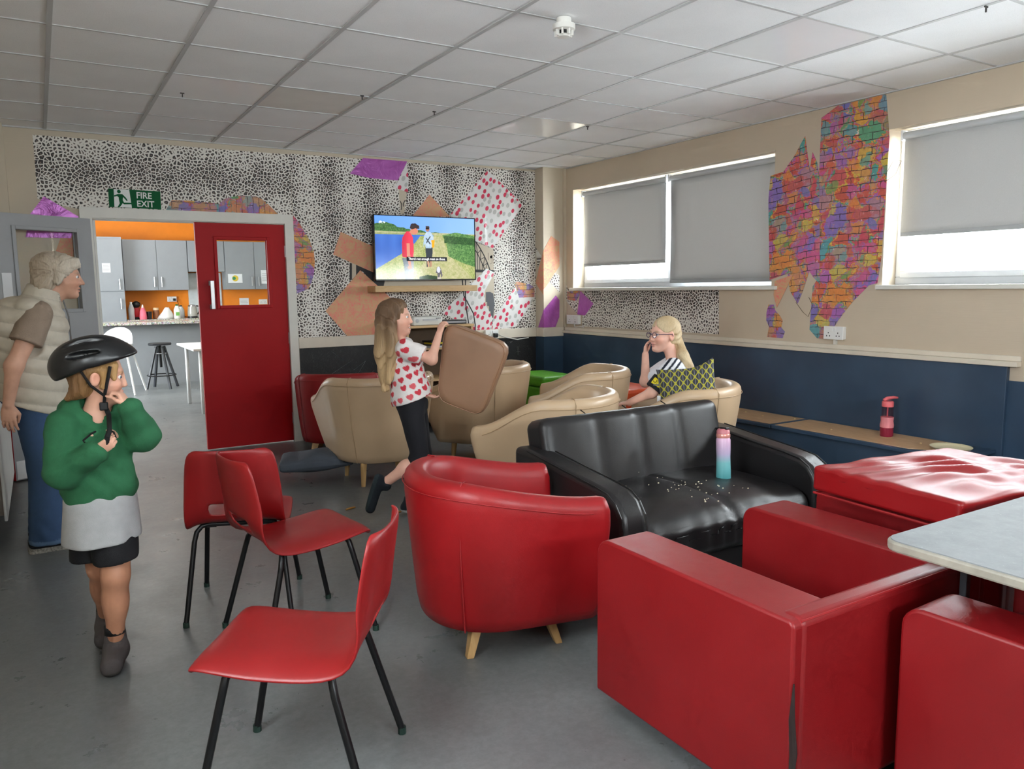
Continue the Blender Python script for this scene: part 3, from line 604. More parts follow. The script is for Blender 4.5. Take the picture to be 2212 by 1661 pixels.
tag(MB().box((2.31, 14.99, .91), (2.88, 15.015, 1.70)).build('splashback', M('pale_splashback', (205, 212, 214), .2)), 'pale blue splashback panel right of the kettle', 'panel')
bar = thing('breakfast_bar', 'grey breakfast bar with speckled granite top', 'counter', (1.6, 12.75, 0))
MB().box((-1.9, -.12, 0), (1.9, .12, .895)).build('panel', M('bar_grey_paint', (142, 145, 148), .45, var=.04), bar); MB().box((-2.0, -.3, .895), (2.0, .32, .938)).build('granite_top', MGRAN, bar, bevel=.008)
# things on the worktop
def lathe_thing(name, label, cat, loc, parts, group=None, n=18):
    o = thing(name, label, cat, loc, 0, group)
    for nm, prof, mat in parts: MB().lathe(prof, (0, 0, 0), n).build(nm, mat, o, smooth=True, angle=50)
    return o
MCLEAR = m_glass('clear_plastic', (.86, .88, .9)); MRED = M('red_plastic_small', (190, 40, 48), .35); MPINKS = M('pink_label', (230, 110, 130), .5)
zz = .911
lathe_thing('plastic_bottle', 'clear plastic bottle at the left end of the worktop', 'bottle', (1.33, 14.62, zz), [('body', [(.045, 0), (.05, .02), (.047, .1), (.05, .17), (.03, .24), (.016, .27)], M('cloudy_plastic', (196, 198, 200), .25)), ('cap', [(.018, .27), (.018, .30)], MWHITE)])
dg = lathe_thing('coffee_machine', 'red and black round-headed coffee machine on the worktop', 'coffee machine', (1.42, 14.75, zz), [('base', [(.07, 0), (.07, .03), (.03, .05)], MBLACK), ('body', [(.05, .03), (.06, .12), (.055, .2)], MRED)])
MB().ball((0, -.02, .25), (.07, .08, .06)).build('head', MBLACK, dg, smooth=True)
lathe_thing('washing_up_bottle', 'pink and white washing-up liquid bottle on the worktop', 'bottle', (1.50, 14.55, zz), [('body', [(.055, 0), (.06, .03), (.05, .13), (.025, .2)], MPINKS), ('cap', [(.02, .2), (.01, .25)], MWHITE)])
lathe_thing('black_mug', 'black mug beside the pink bottle on the worktop', 'mug', (1.60, 14.6, zz), [('body', [(.04, 0), (.045, .1), (.045, .13)], MBLACK)])
lathe_thing('coffee_jar', 'brown coffee jar with a pale lid on the worktop', 'jar', (1.72, 14.7, zz), [('body', [(.05, 0), (.055, .03), (.055, .12), (.045, .15)], M('coffee_brown', (140, 86, 54), .3)), ('lid', [(.047, .15), (.047, .19)], M('jar_lid', (220, 190, 150), .4))])
cl = MB(); rg = []
for k in range(7):
    t = k/6; rg.append([(.13*(1-t*.75)*math.cos(a)*(1+.15*math.sin(3*a+t*4))+.03*t, .1*(1-t*.7)*math.sin(a)*(1+.1*math.cos(4*a)), .19*t**.8+.01*math.sin(5*a)*t) for a in [2*math.pi*q/16 for q in range(16)]])
o = cl.loft(rg).build('white_cloth', M('white_cotton', (226, 224, 222), .85), smooth=True); o.location = (1.86, 14.6, zz); tag(o, 'crumpled white cloth heap on the kitchen worktop', 'cloth')
mj = lathe_thing('milk_bottle', 'white milk bottle with a green label on the worktop', 'bottle', (2.04, 14.55, zz), [('body', [(.05, 0), (.055, .02), (.055, .15), (.025, .22)], M('milk_plastic', (236, 236, 230), .4)), ('cap', [(.02, .22), (.02, .245)], MGREEN)])
MB().box((-.03, -.058, .05), (.03, -.052, .11)).build('label', M('milk_green', (120, 180, 90), .5), mj)
ml_ = lathe_thing('milk_bottle', 'second milk bottle half hidden behind the green labelled one', 'bottle', (2.13, 14.72, zz), [('body', [(.05, 0), (.055, .02), (.055, .14), (.025, .2)], M('milk_plastic2', (200, 204, 206), .4)), ('cap', [(.02, .2), (.02, .225)], MBLACK)])
kt = lathe_thing('kettle', 'glass and black electric kettle on the worktop', 'kettle', (2.30, 14.62, zz), [('base', [(.085, 0), (.085, .03)], MBLACK), ('jug', [(.08, .03), (.083, .08), (.07, .2)], M('kettle_glass', (170, 168, 160), .12)), ('lid', [(.072, .2), (.06, .225), (.02, .235)], MCHROME)])
MB().tube([(.07, 0, .21), (.12, 0, .20), (.125, 0, .12), (.08, 0, .06)], .012, 8).build('handle', MBLACK, kt)
MB().tube([(0, .08, .01), (-.1, .2, .02), (-.16, .3, .12), (-.18, .36, .3)], .005, 6).build('flex', MBLACK, kt)
def socket(name, label, loc, rz, w=.15, h=.088, plug=None):
    o = thing(name, label, 'socket', loc, rz); mS = M('white_socket', (236, 236, 234), .3, var=.01)
    MB().box((-w/2, -.03, 0), (w/2, 0, h)).build('back_box', mS, o, bevel=.005)
    MB().box((-w/2-.002, -.04, -.002), (w/2+.002, -.03, h+.002)).build('face_plate', mS, o, bevel=.004)
    for s in (-1, 1):
        c = s*w/4
        MB().box((s*.014-.009, -.045, h*.62), (s*.014+.009, -.039, h*.9)).build('switch', mS, o, bevel=.002)
        for (a, b) in ((0, .5), (-.012, .26), (.012, .26)): MB().box((c-.003+a, -.0408, h*b-.005), (c+.003+a, -.0402, h*b+.005)).build('pin_hole', MBLACK, o)
    if plug: MB().box((plug-.022, -.08, .01), (plug+.022, -.04, .055)).build('plug', MBLACK, o, bevel=.008)
    return o
socket('double_socket', 'white double socket with black plug on the orange kitchen wall', (2.03, 15.02, 1.20), 0, plug=.035)
socket('double_socket', 'white double socket seen through the red door glass', (3.62, 15.02, 1.12), 0)
socket('double_socket', 'white double wall socket below the tall graffiti sheet', (W, 3.50, .985), math.radians(-90), .155, .09)
socket('double_socket', 'white corner socket under the purple scrap', (W, 6.66, .985), math.radians(-90), .2, .095)
# black adjustable bar stool
bs = thing('bar_stool', 'black round wooden bar stool with foot ring in the kitchen', 'stool', (1.43, 12.05, 0)); MBW = M('black_stained_wood', (44, 46, 52), .45)
MB().lathe([(.15, .62), (.155, .635), (.15, .65)], n=28).build('seat', MBW, bs, smooth=True, angle=40); MB().lathe([(.018, .3), (.018, .62)], n=12).build('spindle', MBLACK, bs)
for k in range(4):
    a = math.radians(20+90*k); MB().tube([(.06*math.cos(a), .06*math.sin(a), .60), (.23*math.cos(a), .23*math.sin(a), 0)], .019, 4).build('leg', MBW, bs)
MB().tube([(.19*math.cos(2*math.pi*k/24), .19*math.sin(2*math.pi*k/24), .19) for k in range(25)], .009, 6).build('foot_ring', MBLACK, bs)
MB().tube([(.075*math.cos(2*math.pi*k/16), .075*math.sin(2*math.pi*k/16), .5) for k in range(17)], .007, 6).build('brace_ring', MCHROME, bs)
# white high chair
hc = thing('high_chair', 'white plastic high chair with slanting tube legs in the kitchen', 'high chair', (.86, 11.75, 0), math.radians(-20)); MWP = M('white_plastic', (236, 236, 236), .35, var=.02)
rg = []
for (z, w, d, y) in ((.50, .12, .12, 0), (.52, .16, .15, 0), (.60, .185, .17, 0), (.68, .195, .18, 0)): rg.append([(w*math.cos(a), y+d*math.sin(a), z) for a in [2*math.pi*q/20 for q in range(20)]])
MB().loft(rg).build('seat_tub', MWP, hc, smooth=True, angle=60)
V, F = [], []
for k in range(9):
    for j in range(13):
        a = math.radians(180*j/12); z = .68+.22*k/8*(math.sin(a)**.7 if j not in (0, 12) else .15); V.append((.195*math.cos(a), .18*math.sin(a)*1.05, z))
for k in range(8):
    for j in range(12): q = k*13+j; F.append((q, q+1, q+14, q+13))
mk('backrest', V, F, MWP, hc, smooth=True, solid=.012)
for sx in (-1, 1):
    for sy in (-1, 1): MB().tube([(sx*.15, sy*.13, .58), (sx*.26, sy*.28, 0)], .014, 8).build('leg', MWP, hc)
MB().box((-.19, -.33, .70), (.19, -.16, .715)).build('tray', MWP, hc, bevel=.01)
# white kitchen table
kt2 = thing('kitchen_table', 'white kitchen table partly hidden by the red door', 'table', (2.2, 9.75, 0)); MB().box((-.78, -.62, .715), (.9, .60, .74)).build('table_top', MWP, kt2, bevel=.004)
for x in (-.70, .82):
    for y in (-.56, .40): MB().tube([(x, y, 0), (x, y, .715)], .022, 10).build('leg', MCHROME if False else MWP, kt2, smooth=True)
# ================================================================ television
def paint_screen(w=264, h=148):
    """broadcast picture: lakeside path with two men and a bird, as a small colour raster"""
    rs = np.random.RandomState(5); img = np.zeros((h, w, 3)); X, Y = np.meshgrid(np.arange(w)/w, np.arange(h)/h)
    def nz(s, sd):
        g = np.random.RandomState(sd).rand(int(h/s)+3, int(w/s)+3); yy = np.arange(h)/s; xx = np.arange(w)/s
        y0 = yy.astype(int); x0 = xx.astype(int); fy = (yy-y0)[:, None]; fx = (xx-x0)[None]
        a = g[y0][:, x0]; b = g[y0][:, x0+1]; c = g[y0+1][:, x0]; d = g[y0+1][:, x0+1]
        return a*(1-fy)*(1-fx)+b*(1-fy)*fx+c*fy*(1-fx)+d*fy*fx
    def fill(mask, c1, c2=None, n=None):
        c1 = np.array(c1)/255.
        img[mask] = c1 if c2 is None else (c1+(np.array(c2)/255.-c1)*n[..., None])[mask]
    def poly(pts):
        m = np.zeros((h, w), bool); j = len(pts)-1
        for i in range(len(pts)):
            xi, yi = pts[i]; xj, yj = pts[j]
            c = ((yi > Y) != (yj > Y)) & (X < (xj-xi)*(Y-yi)/((yj-yi) or 1e-9)+xi); m ^= c; j = i
        return m
    def ell(cx, cy, rx, ry): return ((X-cx)/rx)**2+((Y-cy)/ry)**2 < 1
    n4, n2, n8, n16 = nz(4, 1), nz(2, 2), nz(8, 3), nz(16, 4)
    fill(Y < 1.1, (96, 150, 238), (150, 190, 246), np.clip(X*.9, 0, 1))
    fill(Y > .14+.13*X*1.3+.03*(n8-.5)-.05*np.exp(-((X-.1)/.12)**2), (38, 76, 34), (92, 136, 76), n2)
    fill(Y > .235+.02*X, (150, 160, 112), (196, 190, 150), n4); fill((Y > .26) & (X < .52) & (Y < .3), (130, 142, 92), (168, 170, 124), n2)
    fill((Y > .285) & (X < .6), (44, 88, 176), (70, 118, 204), n16)
    fill(poly([(.44, .30), (1, .26), (1, 1), (0, 1), (0, .84), (.12, .72), (.34, .50)]), (120, 142, 66), (206, 200, 148), (n2*.65+n8*.35))
    fill(poly([(.50, .32), (.66, .30), (.72, .6), (.98, 1), (.38, 1), (.5, .6)]), (150, 158, 96), (206, 196, 160), (n2*.5+n4*.5))
    fill(poly([(.66, .28), (.8, .23), (1, .28), (1, .8), (.85, .72), (.72, .62), (.70, .4)]), (34, 82, 36), (136, 176, 104), (n2*.6+n4*.4))
    fill((Y > .22+.1*X) & (Y < .34+.1*X) & (X > .68), (26, 62, 30), (70, 110, 56), n2)
    fill(poly([(.42, .96), (.5, .93), (.6, .95), (.6, 1), (.42, 1)]), (40, 66, 36))
    # man in red, from behind and side
    fill(poly([(.255, .66), (.27, .80), (.28, 1), (.355, 1), (.365, .80), (.365, .66)]), (70, 84, 96), (160, 166, 170), np.clip((X-.25)/.1, 0, 1)*.7+n2*.3)
    fill(poly([(.26, .34), (.30, .235), (.335, .235), (.365, .33), (.37, .5), (.365, .67), (.255, .64), (.255, .45)]), (186, 34, 62), (228, 60, 84), np.clip((X-.25)/.1, 0, 1))
    fill(poly([(.30, .42), (.33, .42), (.335, .7), (.345, .82), (.32, .82), (.30, .6)]), (206, 136, 112)); fill(ell(.325, .81, .02, .03), (206, 136, 112))
    fill(poly([(.33, .25), (.36, .16), (.40, .17), (.42, .22), (.405, .27), (.37, .28)]), (206, 130, 104)); fill(poly([(.335, .18), (.35, .11), (.39, .10), (.43, .14), (.43, .19), (.39, .18), (.36, .20)]), (52, 40, 42))
    # man in pale shirt
    fill(poly([(.485, .44), (.555, .44), (.56, .56), (.55, .64), (.545, .80), (.525, .80), (.52, .66), (.51, .8), (.495, .8)]), (46, 54, 62))
    fill(poly([(.50, .64), (.52, .64), (.52, .8), (.505, .8)]), (190, 146, 116)); fill(poly([(.53, .64), (.55, .64), (.545, .8), (.53, .8)]), (180, 136, 108))
    fill(poly([(.475, .30), (.50, .235), (.545, .235), (.57, .30), (.568, .42), (.545, .50), (.49, .50), (.485, .42), (.465, .48)]), (150, 180, 206), (196, 212, 226), n4)
    fill(poly([(.49, .33), (.50, .33), (.54, .42), (.535, .44)]), (52, 56, 60)); fill(poly([(.535, .30), (.545, .30), (.50, .42), (.495, .40)]), (52, 56, 60))
    fill(ell(.512, .185, .02, .045), (170, 120, 100)); fill(poly([(.492, .175), (.495, .14), (.53, .14), (.532, .175)]), (70, 60, 56)); fill((np.abs(Y-.18) < .012) & (np.abs(X-.512) < .018), (20, 20, 22))
    fill(poly([(.548, .36), (.582, .36), (.575, .48), (.552, .48)]), (240, 166, 30))
    # bird
    fill(poly([(.585, .90), (.60, .80), (.625, .79), (.645, .86), (.655, .95), (.64, .97), (.635, .9), (.62, .98), (.605, .98), (.60, .9)]), (92, 90, 98)); fill(ell(.615, .845, .018, .05), (206, 208, 220)); fill(poly([(.60, .97), (.64, .97), (.64, .995), (.60, .995)]), (196, 186, 180))
    fill((np.abs(X-.07) < .03) & (np.abs(Y-.10) < .02) & (n2 > .45), (214, 226, 216))
    return img
TVX0, TVX1, TVZ0, TVZ1, TVY = 2.702, 3.772, 1.456, 2.066, D-.12
tv = thing('television', 'wall mounted flat television showing two men by a lake', 'television', ((TVX0+TVX1)/2, TVY, TVZ0)); hw, th_ = (TVX1-TVX0)/2, TVZ1-TVZ0
MTV = M('tv_black_gloss', (14, 14, 16), .25, var=.02)
MB().box((-hw, .004, 0), (hw, .05, th_)).build('casing', MTV, tv, bevel=.004); bz = MB(); e = .008
bz.box((-hw, -.002, 0), (-hw+e, .006, th_)).box((hw-e, -.002, 0), (hw, .006, th_)).box((-hw, -.002, 0), (hw, .006, e*1.6)).box((-hw, -.002, th_-e), (hw, .006, th_)); bz.build('bezel', MTV, tv)
MB().box((-.2, .05, .15), (.2, .118, .45)).build('wall_bracket', MBLACK, tv)
im = paint_screen(); hh, ww = im.shape[:2]; V = []; F = []
for j in range(hh+1):
    for i in range(ww+1): V.append((-hw+e+(2*hw-2*e)*i/ww, .0035, th_-e-(th_-e*2.6)*j/hh))
for j in range(hh):
    for i in range(ww): a = j*(ww+1)+i; F.append((a, a+ww+1, a+ww+2, a+1))
t = NT('lit_screen_picture'); at_ = t.n('Attribute', attribute_name='picture')
t.set(Base_Color=(.02, .02, .02), Roughness=.12, Emission_Strength=.46); t.l(at_.outputs['Color'], t.b.inputs['Emission Color'])
sc = mk('screen', V, F, t.m, tv, center=False); ca = sc.data.color_attributes.new('picture', 'FLOAT_COLOR', 'CORNER')
lin = np.where(im > .04, ((im+.055)/1.055)**2.4, im/12.92).reshape(-1, 3); arr = np.ones((hh*ww, 4, 4)); arr[:, :, :3] = lin[:, None]; ca.data.foreach_set('color', arr.ravel())
sb = MB().box((-.212, .0015, .184), (.217, .003, .224)).build('subtitle_box', emis('subtitle_black', (10, 12, 28), .3), tv)
text('subtitle', "There's not enough meat on those.", .0345, emis('subtitle_white', (250, 250, 250), .42), (.0025, .001, .194), RX90, tv, 'CENTER', .0002, False, .80)
# shelf and console
o = tag(MB().box((2.665, D-.205, 1.348), (3.742, D, 1.406)).build('wall_shelf', MOAK, bevel=.003), 'pale wooden wall shelf under the television', 'shelf')
su = thing('media_unit', 'open pale wooden media unit below the television shelf', 'shelf unit', (3.24, 6.80, 0))
b = MB(); w_, d_ = .34, .175
for s in (-1, 1): MB().box((s*w_-.011, -d_, 0), (s*w_+.011, d_, 1.01)).build('side_panel', MOAK, su)
for z in (.12, .50, .80): MB().box((-w_, -d_, z), (w_, d_, z+.02)).build('shelf', MOAK, su)
MB().box((-w_-.02, -d_-.01, 1.01), (w_+.02, d_, 1.032)).build('top', MOAK, su, bevel=.003)
MB().box((-w_, d_-.01, .12), (w_, d_, 1.01)).build('back_panel', M('dark_unit_back', (96, 78, 60), .7), su)
gc = thing('games_console', 'white games console on the media unit', 'console', (3.12, 6.78, 1.032)); MCON = M('console_white', (222, 222, 216), .35, var=.02)
b = MB(); rg = []
for (x, s) in ((-.155, .9), (-.14, 1), (0, .93), (.14, 1), (.155, .9)): rg.append([(x, y*s, .042+z*s) for (y, z) in ((-.13, -.04), (-.135, 0), (-.13, .04), (.13, .04), (.13, -.04))])
b.loft(rg).build('casing', MCON, gc, bevel=.003)
MB().box((-.05, -.136, .045), (.1, -.128, .06)).build('disc_tray', M('console_silver', (190, 190, 192), .3), gc); MB().lathe([(.018, 0), (.018, .006)], (-.11, -.13, .045), 16, rotaxis((1, 0, 0), math.pi/2)).build('power_button', M('console_silver', (190, 190, 192), .3), gc)
for k in range(3): MB().box((.085+.018*k, -.1355, .062), (.098+.018*k, -.131, .068)).build('port_slot', MBLACK, gc)
sb_ = thing('set_top_box', 'flat black set-top box beside the white console', 'set-top box', (3.43, 6.80, 1.032)); MB().box((-.13, -.1, 0), (.13, .1, .038)).build('casing', MBLACK, sb_, bevel=.003); MB().box((-.12, -.1012, .012), (.12, -.099, .03)).build('front_strip', M('box_silver', (160, 160, 165), .3), sb_)
for k, (c, dx, rz) in enumerate((((26, 26, 30), 0, .2), ((210, 190, 40), .02, .1), ((36, 36, 40), .01, .25), ((190, 194, 200), .0, .15))):
    o = MB().box((-.095, -.07, 0), (.095, .07, .016), rotz(rz)).build('disc_case', M('case_%d' % k, c, .35)); o.location = (3.2+dx, 6.68, .8205+.0165*(3-k)); tag(o, ['topmost black disc case in the media unit', 'yellow disc case second from top in the media unit', 'dark disc case under the yellow one', 'silver disc case at the bottom of the stack'][k], 'disc case', 'disc cases in the media unit')
MCAB2 = M('cable_black', (40, 40, 42), .5)
for k, (pts, lb) in enumerate((([(3.67, D-.09, 1.46), (3.69, D-.04, 1.35), (3.69, D-.05, 1.2), (3.72, D-.05, 1.0), (3.68, D-.05, .93)], 'black cable hanging from the television to the dado rail'), ([(3.66, D-.04, 1.46), (3.68, D-.03, 1.30), (3.78, D-.04, 1.12), (3.80, D-.04, 1.0), (3.79, D-.05, .93)], 'second curved cable right of the hanging television cable'))):
    tag(MB().tube(pts, .0055, 6).build('cable', MCAB2, smooth=True), lb, 'cable', 'television cables')
socket('double_socket', 'double socket on the dado rail behind the carried pad', (3.98, D-.03, .855), 0, .15, .088, plug=.03)
o = tag(MB().tube([(4.06, D-.07, .89), (4.15, D-.06, .86), (4.3, D-.05, .83), (4.44, D-.05, .845)], .006, 6).build('cable', MWHITE, smooth=True), 'white cable looping along the chalkboard edge', 'cable', 'television cables')
CH = M('chalk', (188, 190, 192), .9, var=.1)
text('chalk_writing', 'x 360', .062, CH, (4.03, D-.0075, .765), RX90, WB, ext=.0003).matrix_parent_inverse = Matrix.Translation(-WB.location)
def chalkline(pts, w=.006):
    b = MB(); b.tube([(x, D-.0075, z) for x, z in pts], w/2, 4, flat=.2); child(b.build('chalk_writing', CH), WB)
chalkline([(4.15, .745), (4.15, .685)]); chalkline([(4.125, .71), (4.15, .685), (4.172, .712)]); chalkline([(4.33, .75), (4.33, .66)]); chalkline([(4.31, .70), (4.355, .70)])
chalkline([(4.20, .80), (4.235, .81), (4.235, .795), (4.26, .81)]); chalkline([(4.12, .81), (4.17, .812)]); chalkline([(2.30, .80), (2.5, .62), (2.62, .70), (2.45, .45)]); chalkline([(2.2, .55), (2.5, .72)], .004); chalkline([(2.35, .4), (2.7, .6)], .004)
# radiator on the left wall
ra = thing('radiator', 'white double panel radiator at the left edge of the room', 'radiator', (-.30, 5.85, 0))
MRAD = M('radiator_enamel', (214, 214, 210), .35, var=.04)
for x0, x1 in ((.045, .062), (-.075, -.058)): MB().box((x0, -.82, .12), (x1, .55, .735)).build('panel', MRAD, ra, bevel=.006)
fins = MB()
for k in range(26): y = -.80+1.33*k/25; fins.box((-.055, y, .15), (.045, y+.004, .70))
fins.build('fins', M('radiator_fins', (120, 110, 100), .6), ra); MB().box((-.072, -.82, .72), (.058, .55, .737)).build('top_grille', MRAD, ra, bevel=.003)
MB().tube([(.0, -.84, .16), (.0, -.90, .16), (.0, -.92, .12), (.0, -.92, 0)], .014, 8).build('pipe', M('brass_pipe', (150, 118, 80), .35, .7), ra, smooth=True); MB().lathe([(.02, .13), (.024, .16), (.02, .2)], (0, -.9, 0), 12).build('valve', M('valve_cream', (206, 196, 180), .4), ra)
# smoke detector
sd = thing('smoke_detector', 'white smoke detector on the ceiling', 'smoke detector', (2.17, 3.07, H-.085)); MSD = M('detector_plastic', (226, 224, 218), .45, var=.03)
MB().lathe([(.02, .086), (.034, .086), (.034, .058), (.0345, .055)], n=28).build('base', MSD, sd, smooth=True, angle=40)
MB().lathe([(.040, .03), (.052, .034), (.053, .056), (.036, .06)], n=28).build('body', MSD, sd, smooth=True, angle=40); MB().lathe([(.018, 0), (.028, .002), (.031, .008), (.026, .014)], n=24).build('sensor_cap', MSD, sd, smooth=True, angle=40)
for k in range(8): a = 2*math.pi*k/8; MB().box((.028, -.004, .006), (.044, .004, .036), rotz(a), o=(0, 0, .02)).build('vane', MSD, sd)
MB().lathe([(.026, .012), (.026, .034)], n=16).build('dark_chamber', MBLACK, sd)
# ================================================================ seating
def m_leather(name, col, rough=.38, bump=.25, var=.1, sheen=0):
    t = NT(name); c = hexc(*col); n = t.noise(3, 5)
    t.set(Base_Color=t.ramp(n.outputs[0], [(.3, tuple(x*(1-var) for x in c)), (.7, tuple(x*(1+var) for x in c))]))
    r = t.noise(6, 5, .7); t.set(Roughness=t.math('MULTIPLY_ADD', r.outputs[0], .3, rough-.15))
    v = t.vor(210, None, 'DISTANCE_TO_EDGE'); t.bump(v.outputs[0], bump, .0015); return t.m
MLR = m_leather('red_faux_leather', (146, 14, 20), .42, .15); MLRD = m_leather('red_faux_leather_cube', (132, 15, 20), .44, .15); MLC = m_leather('cream_faux_leather', (196, 168, 136), .36, .12, .06); MLB = m_leather('black_faux_leather', (30, 28, 29), .36, .3)
MSEAM = M('dark_seam', (150, 26, 30), .5); MSEAMC = M('cream_seam', (176, 148, 114), .5); MSEAMB = M('black_seam', (16, 15, 16), .4)
def u_path(w, L, r, n=41, sq=2.4):
    """plan outline from left arm tip round the back to right arm tip, chair looks to +y"""
    pts = []
    arm = L-r; tot = 2*arm+math.pi*r*1.05
    for k in range(n):
        s = k/(n-1)*tot
        if s < arm: pts.append((-w/2, L/2-s))
        elif s > tot-arm: pts.append((w/2, L/2-(tot-s)))
        else:
            a = math.pi*(s-arm)/(tot-2*arm); ca, sa = math.cos(a), math.sin(a)
            pts.append((-math.copysign(abs(ca)**(2/sq), ca)*w/2, -L/2+r-abs(sa)**(2/sq)*r))
    return np.array(pts)
def tub_chair(name, label, mat, seam, loc, face, w=.72, L=.70, hb=.70, ha=.58, zb=.13, th=.085, taper=.86, leg='round', cushion=True, r=.32, sq=2.4, dip=.30, group=None, legspread=(.24, .22), legl=None, roll=0, rise=.95):
    o = thing(name, label, 'armchair', (*loc, 0), math.radians(face)-math.pi/2, group)
    P = u_path(w, L, r, sq=sq); N = len(P); rings = []; T = np.gradient(P, axis=0); T /= np.linalg.norm(T, axis=1)[:, None]; Nn = np.stack([-T[:, 1], T[:, 0]], 1)  # inward normals
    tops = []
    for k in range(N):
        f = (L/2-P[k, 1])/L
        zt = lerp(ha, hb, smooth01((f-dip)/(rise-dip))); tops.append(zt)
        p, n_ = P[k], Nn[k]; q = lambda d, z, sc=1.0: (p[0]*sc+n_[0]*d, p[1]*sc+n_[1]*d, z)
        zm = zb+(zt-zb)*.5; tm = (1+taper)/2+.025
        rings.append([q(.01, zb, taper), q(-.0, zb+.03, taper+.02), q(0, zm, tm), q(-.004-roll, zt-.06), q(.0-roll*.7, zt-.02), q(th*.25, zt), q(th*.7, zt), q(th, zt-.025), q(th+.006, zt-.09), q(th+.012, zm), q(th*1.1, zb+.06, taper+.04)])
    MB().loft(rings).build('shell', mat, o, smooth=True, sub=1)
    # seat
    sp_ = [(p[0]*taper+n_[0]*(th-.0), p[1]*taper+n_[1]*(th-.0)) for p, n_ in zip(P, Nn)]
    MB().prism([(x, y) for x, y in sp_][::-1], 'z', zb+.015, zb+.16).build('seat_base', mat, o)
    if cushion:
        sp2 = [(p[0]*.97+n_[0]*(th+.0), p[1]*.97+n_[1]*(th+.0)) for p, n_ in zip(P, Nn)]
        MB().prism([(x, min(y, L/2-.01)) for x, y in sp2][::-1], 'z', zb+.16, zb+.29).build('seat_cushion', mat, o, bevel=.03, seg=3)
    # seams on the outside of the shell
    for kk in (int(N*.33), int(N*.66)):
        k = kk; p, n_ = P[k], Nn[k]; pts = []
        for t_ in np.linspace(0, 1, 9):
            z = lerp(zb+.02, tops[k]-.03, t_); sc = lerp(taper+.01, 1.0, min(1, t_*1.0)) if t_ < 1 else 1
            tm = np.interp(t_, [0, .5, 1], [taper+.012, (1+taper)/2+.027, 1.0]); pts.append((p[0]*tm-n_[0]*.003, p[1]*tm-n_[1]*.003, z))
        pts += [(p[0]+n_[0]*th*.3, p[1]+n_[1]*th*.3, tops[k]+.001), (p[0]+n_[0]*th*.7, p[1]+n_[1]*th*.7, tops[k]+.001)]
        MB().tube(pts, .0028, 5).build('seam', seam, o)
    pts = [(p[0]-n_[0]*(.0045+roll), p[1]-n_[1]*(.0045+roll), z-.052) for p, n_, z in zip(P[2:-2], Nn[2:-2], tops[2:-2])]; MB().tube(pts, .0022, 5).build('piping', seam, o)
    lx, ly = legspread; ll = legl or zb
    for sx in (-1, 1):
        for sy in (-1, 1):
            if leg == 'round': MB().tube([(sx*lx, sy*ly, zb+.02), (sx*(lx+.012), sy*(ly+.012), 0)], [.024, .015], 12).build('leg', MBEECH, o, smooth=True, angle=50)
            else:
                q = MB(); a = np.array([sx*lx, sy*ly, zb+.02]); c = np.array([sx*(lx+.035), sy*(ly+.04), 0]); dv = np.array([[-1, -1], [1, -1], [1, 1], [-1, 1]])
                q.loft([[(a[0]+.026*u*1.2, a[1]+.02*v, a[2]) for u, v in dv], [(c[0]+.017*u, c[1]+.014*v, 0) for u, v in dv]]).build('leg', MBEECH, o, bevel=.004)
    return o
tub_chair('tub_chair', 'red faux leather tub chair in the middle of the room facing the windows', MLR, MSEAM, (1.50, 2.60), -12, w=.68, L=.70, hb=.69, ha=.60, zb=.105, leg='flat', legspread=(.165, .14), taper=.90, dip=.05, r=.33, sq=2.2, roll=.012)
tub_chair('tub_chair', 'red faux leather tub chair against the chalkboard beside the red door', MLR, MSEAM, (2.15, 6.33), 64, w=.76, L=.68, hb=.70, ha=.58, zb=.105, leg='flat', legspread=(.20, .20), taper=.88, dip=.1)
cr = dict(w=.82, L=.74, hb=.775, ha=.61, zb=.15, th=.08, taper=.76, r=.40, sq=2.1, dip=.06, rise=.62, legspread=(.19, .18), group='cream tub armchairs facing the television')
tub_chair('cream_armchair', 'cream tub armchair behind the running person, its back to the camera', MLC, MSEAMC, (2.06, 5.26), 88, **cr)
tub_chair('cream_armchair', 'cream tub armchair partly hidden by the carried brown pad', MLC, MSEAMC, (3.03, 5.42), 125, **cr)
tub_chair('cream_armchair', 'empty cream tub armchair in front of the green pouffe', MLC, MSEAMC, (3.44, 4.66), 140, **cr)
tub_chair('cream_armchair', 'cream tub armchair directly behind the black sofa', MLC, MSEAMC, (2.54, 3.70), 124, **cr)
tub_chair('cream_armchair', 'cream tub armchair with the patterned cushion and a person in it', MLC, MSEAMC, (3.41, 3.57), 132, **cr)
for nm, lb, c, x0, x1, y0, y1, z in (('pouffe', 'bright green square pouffe in the far corner', (92, 178, 40), 3.98, 4.36, 6.0, 6.55, .54), ('pouffe', 'orange square pouffe beside the seated person', (226, 84, 36), 3.86, 4.355, 4.75, 5.35, .55)):
    o = thing(nm, lb, 'pouffe', ((x0+x1)/2, (y0+y1)/2, 0)); a, b = (x1-x0)/2, (y1-y0)/2; m_ = m_leather(nm+str(c[0]), c, .4, .1)
    MB().box((-a, -b, .03), (a, b, z-.11)).build('base', m_, o, bevel=.02, seg=3); MB().box((-a-.003, -b-.003, z-.108), (a+.003, b+.003, z)).build('lid_pad', m_, o, bevel=.03, seg=3)
    for sx in (-1, 1):
        for sy in (-1, 1): MB().lathe([(.02, 0), (.02, .032)], (sx*(a-.06), sy*(b-.06), 0), 10).build('foot', MBLACK, o)
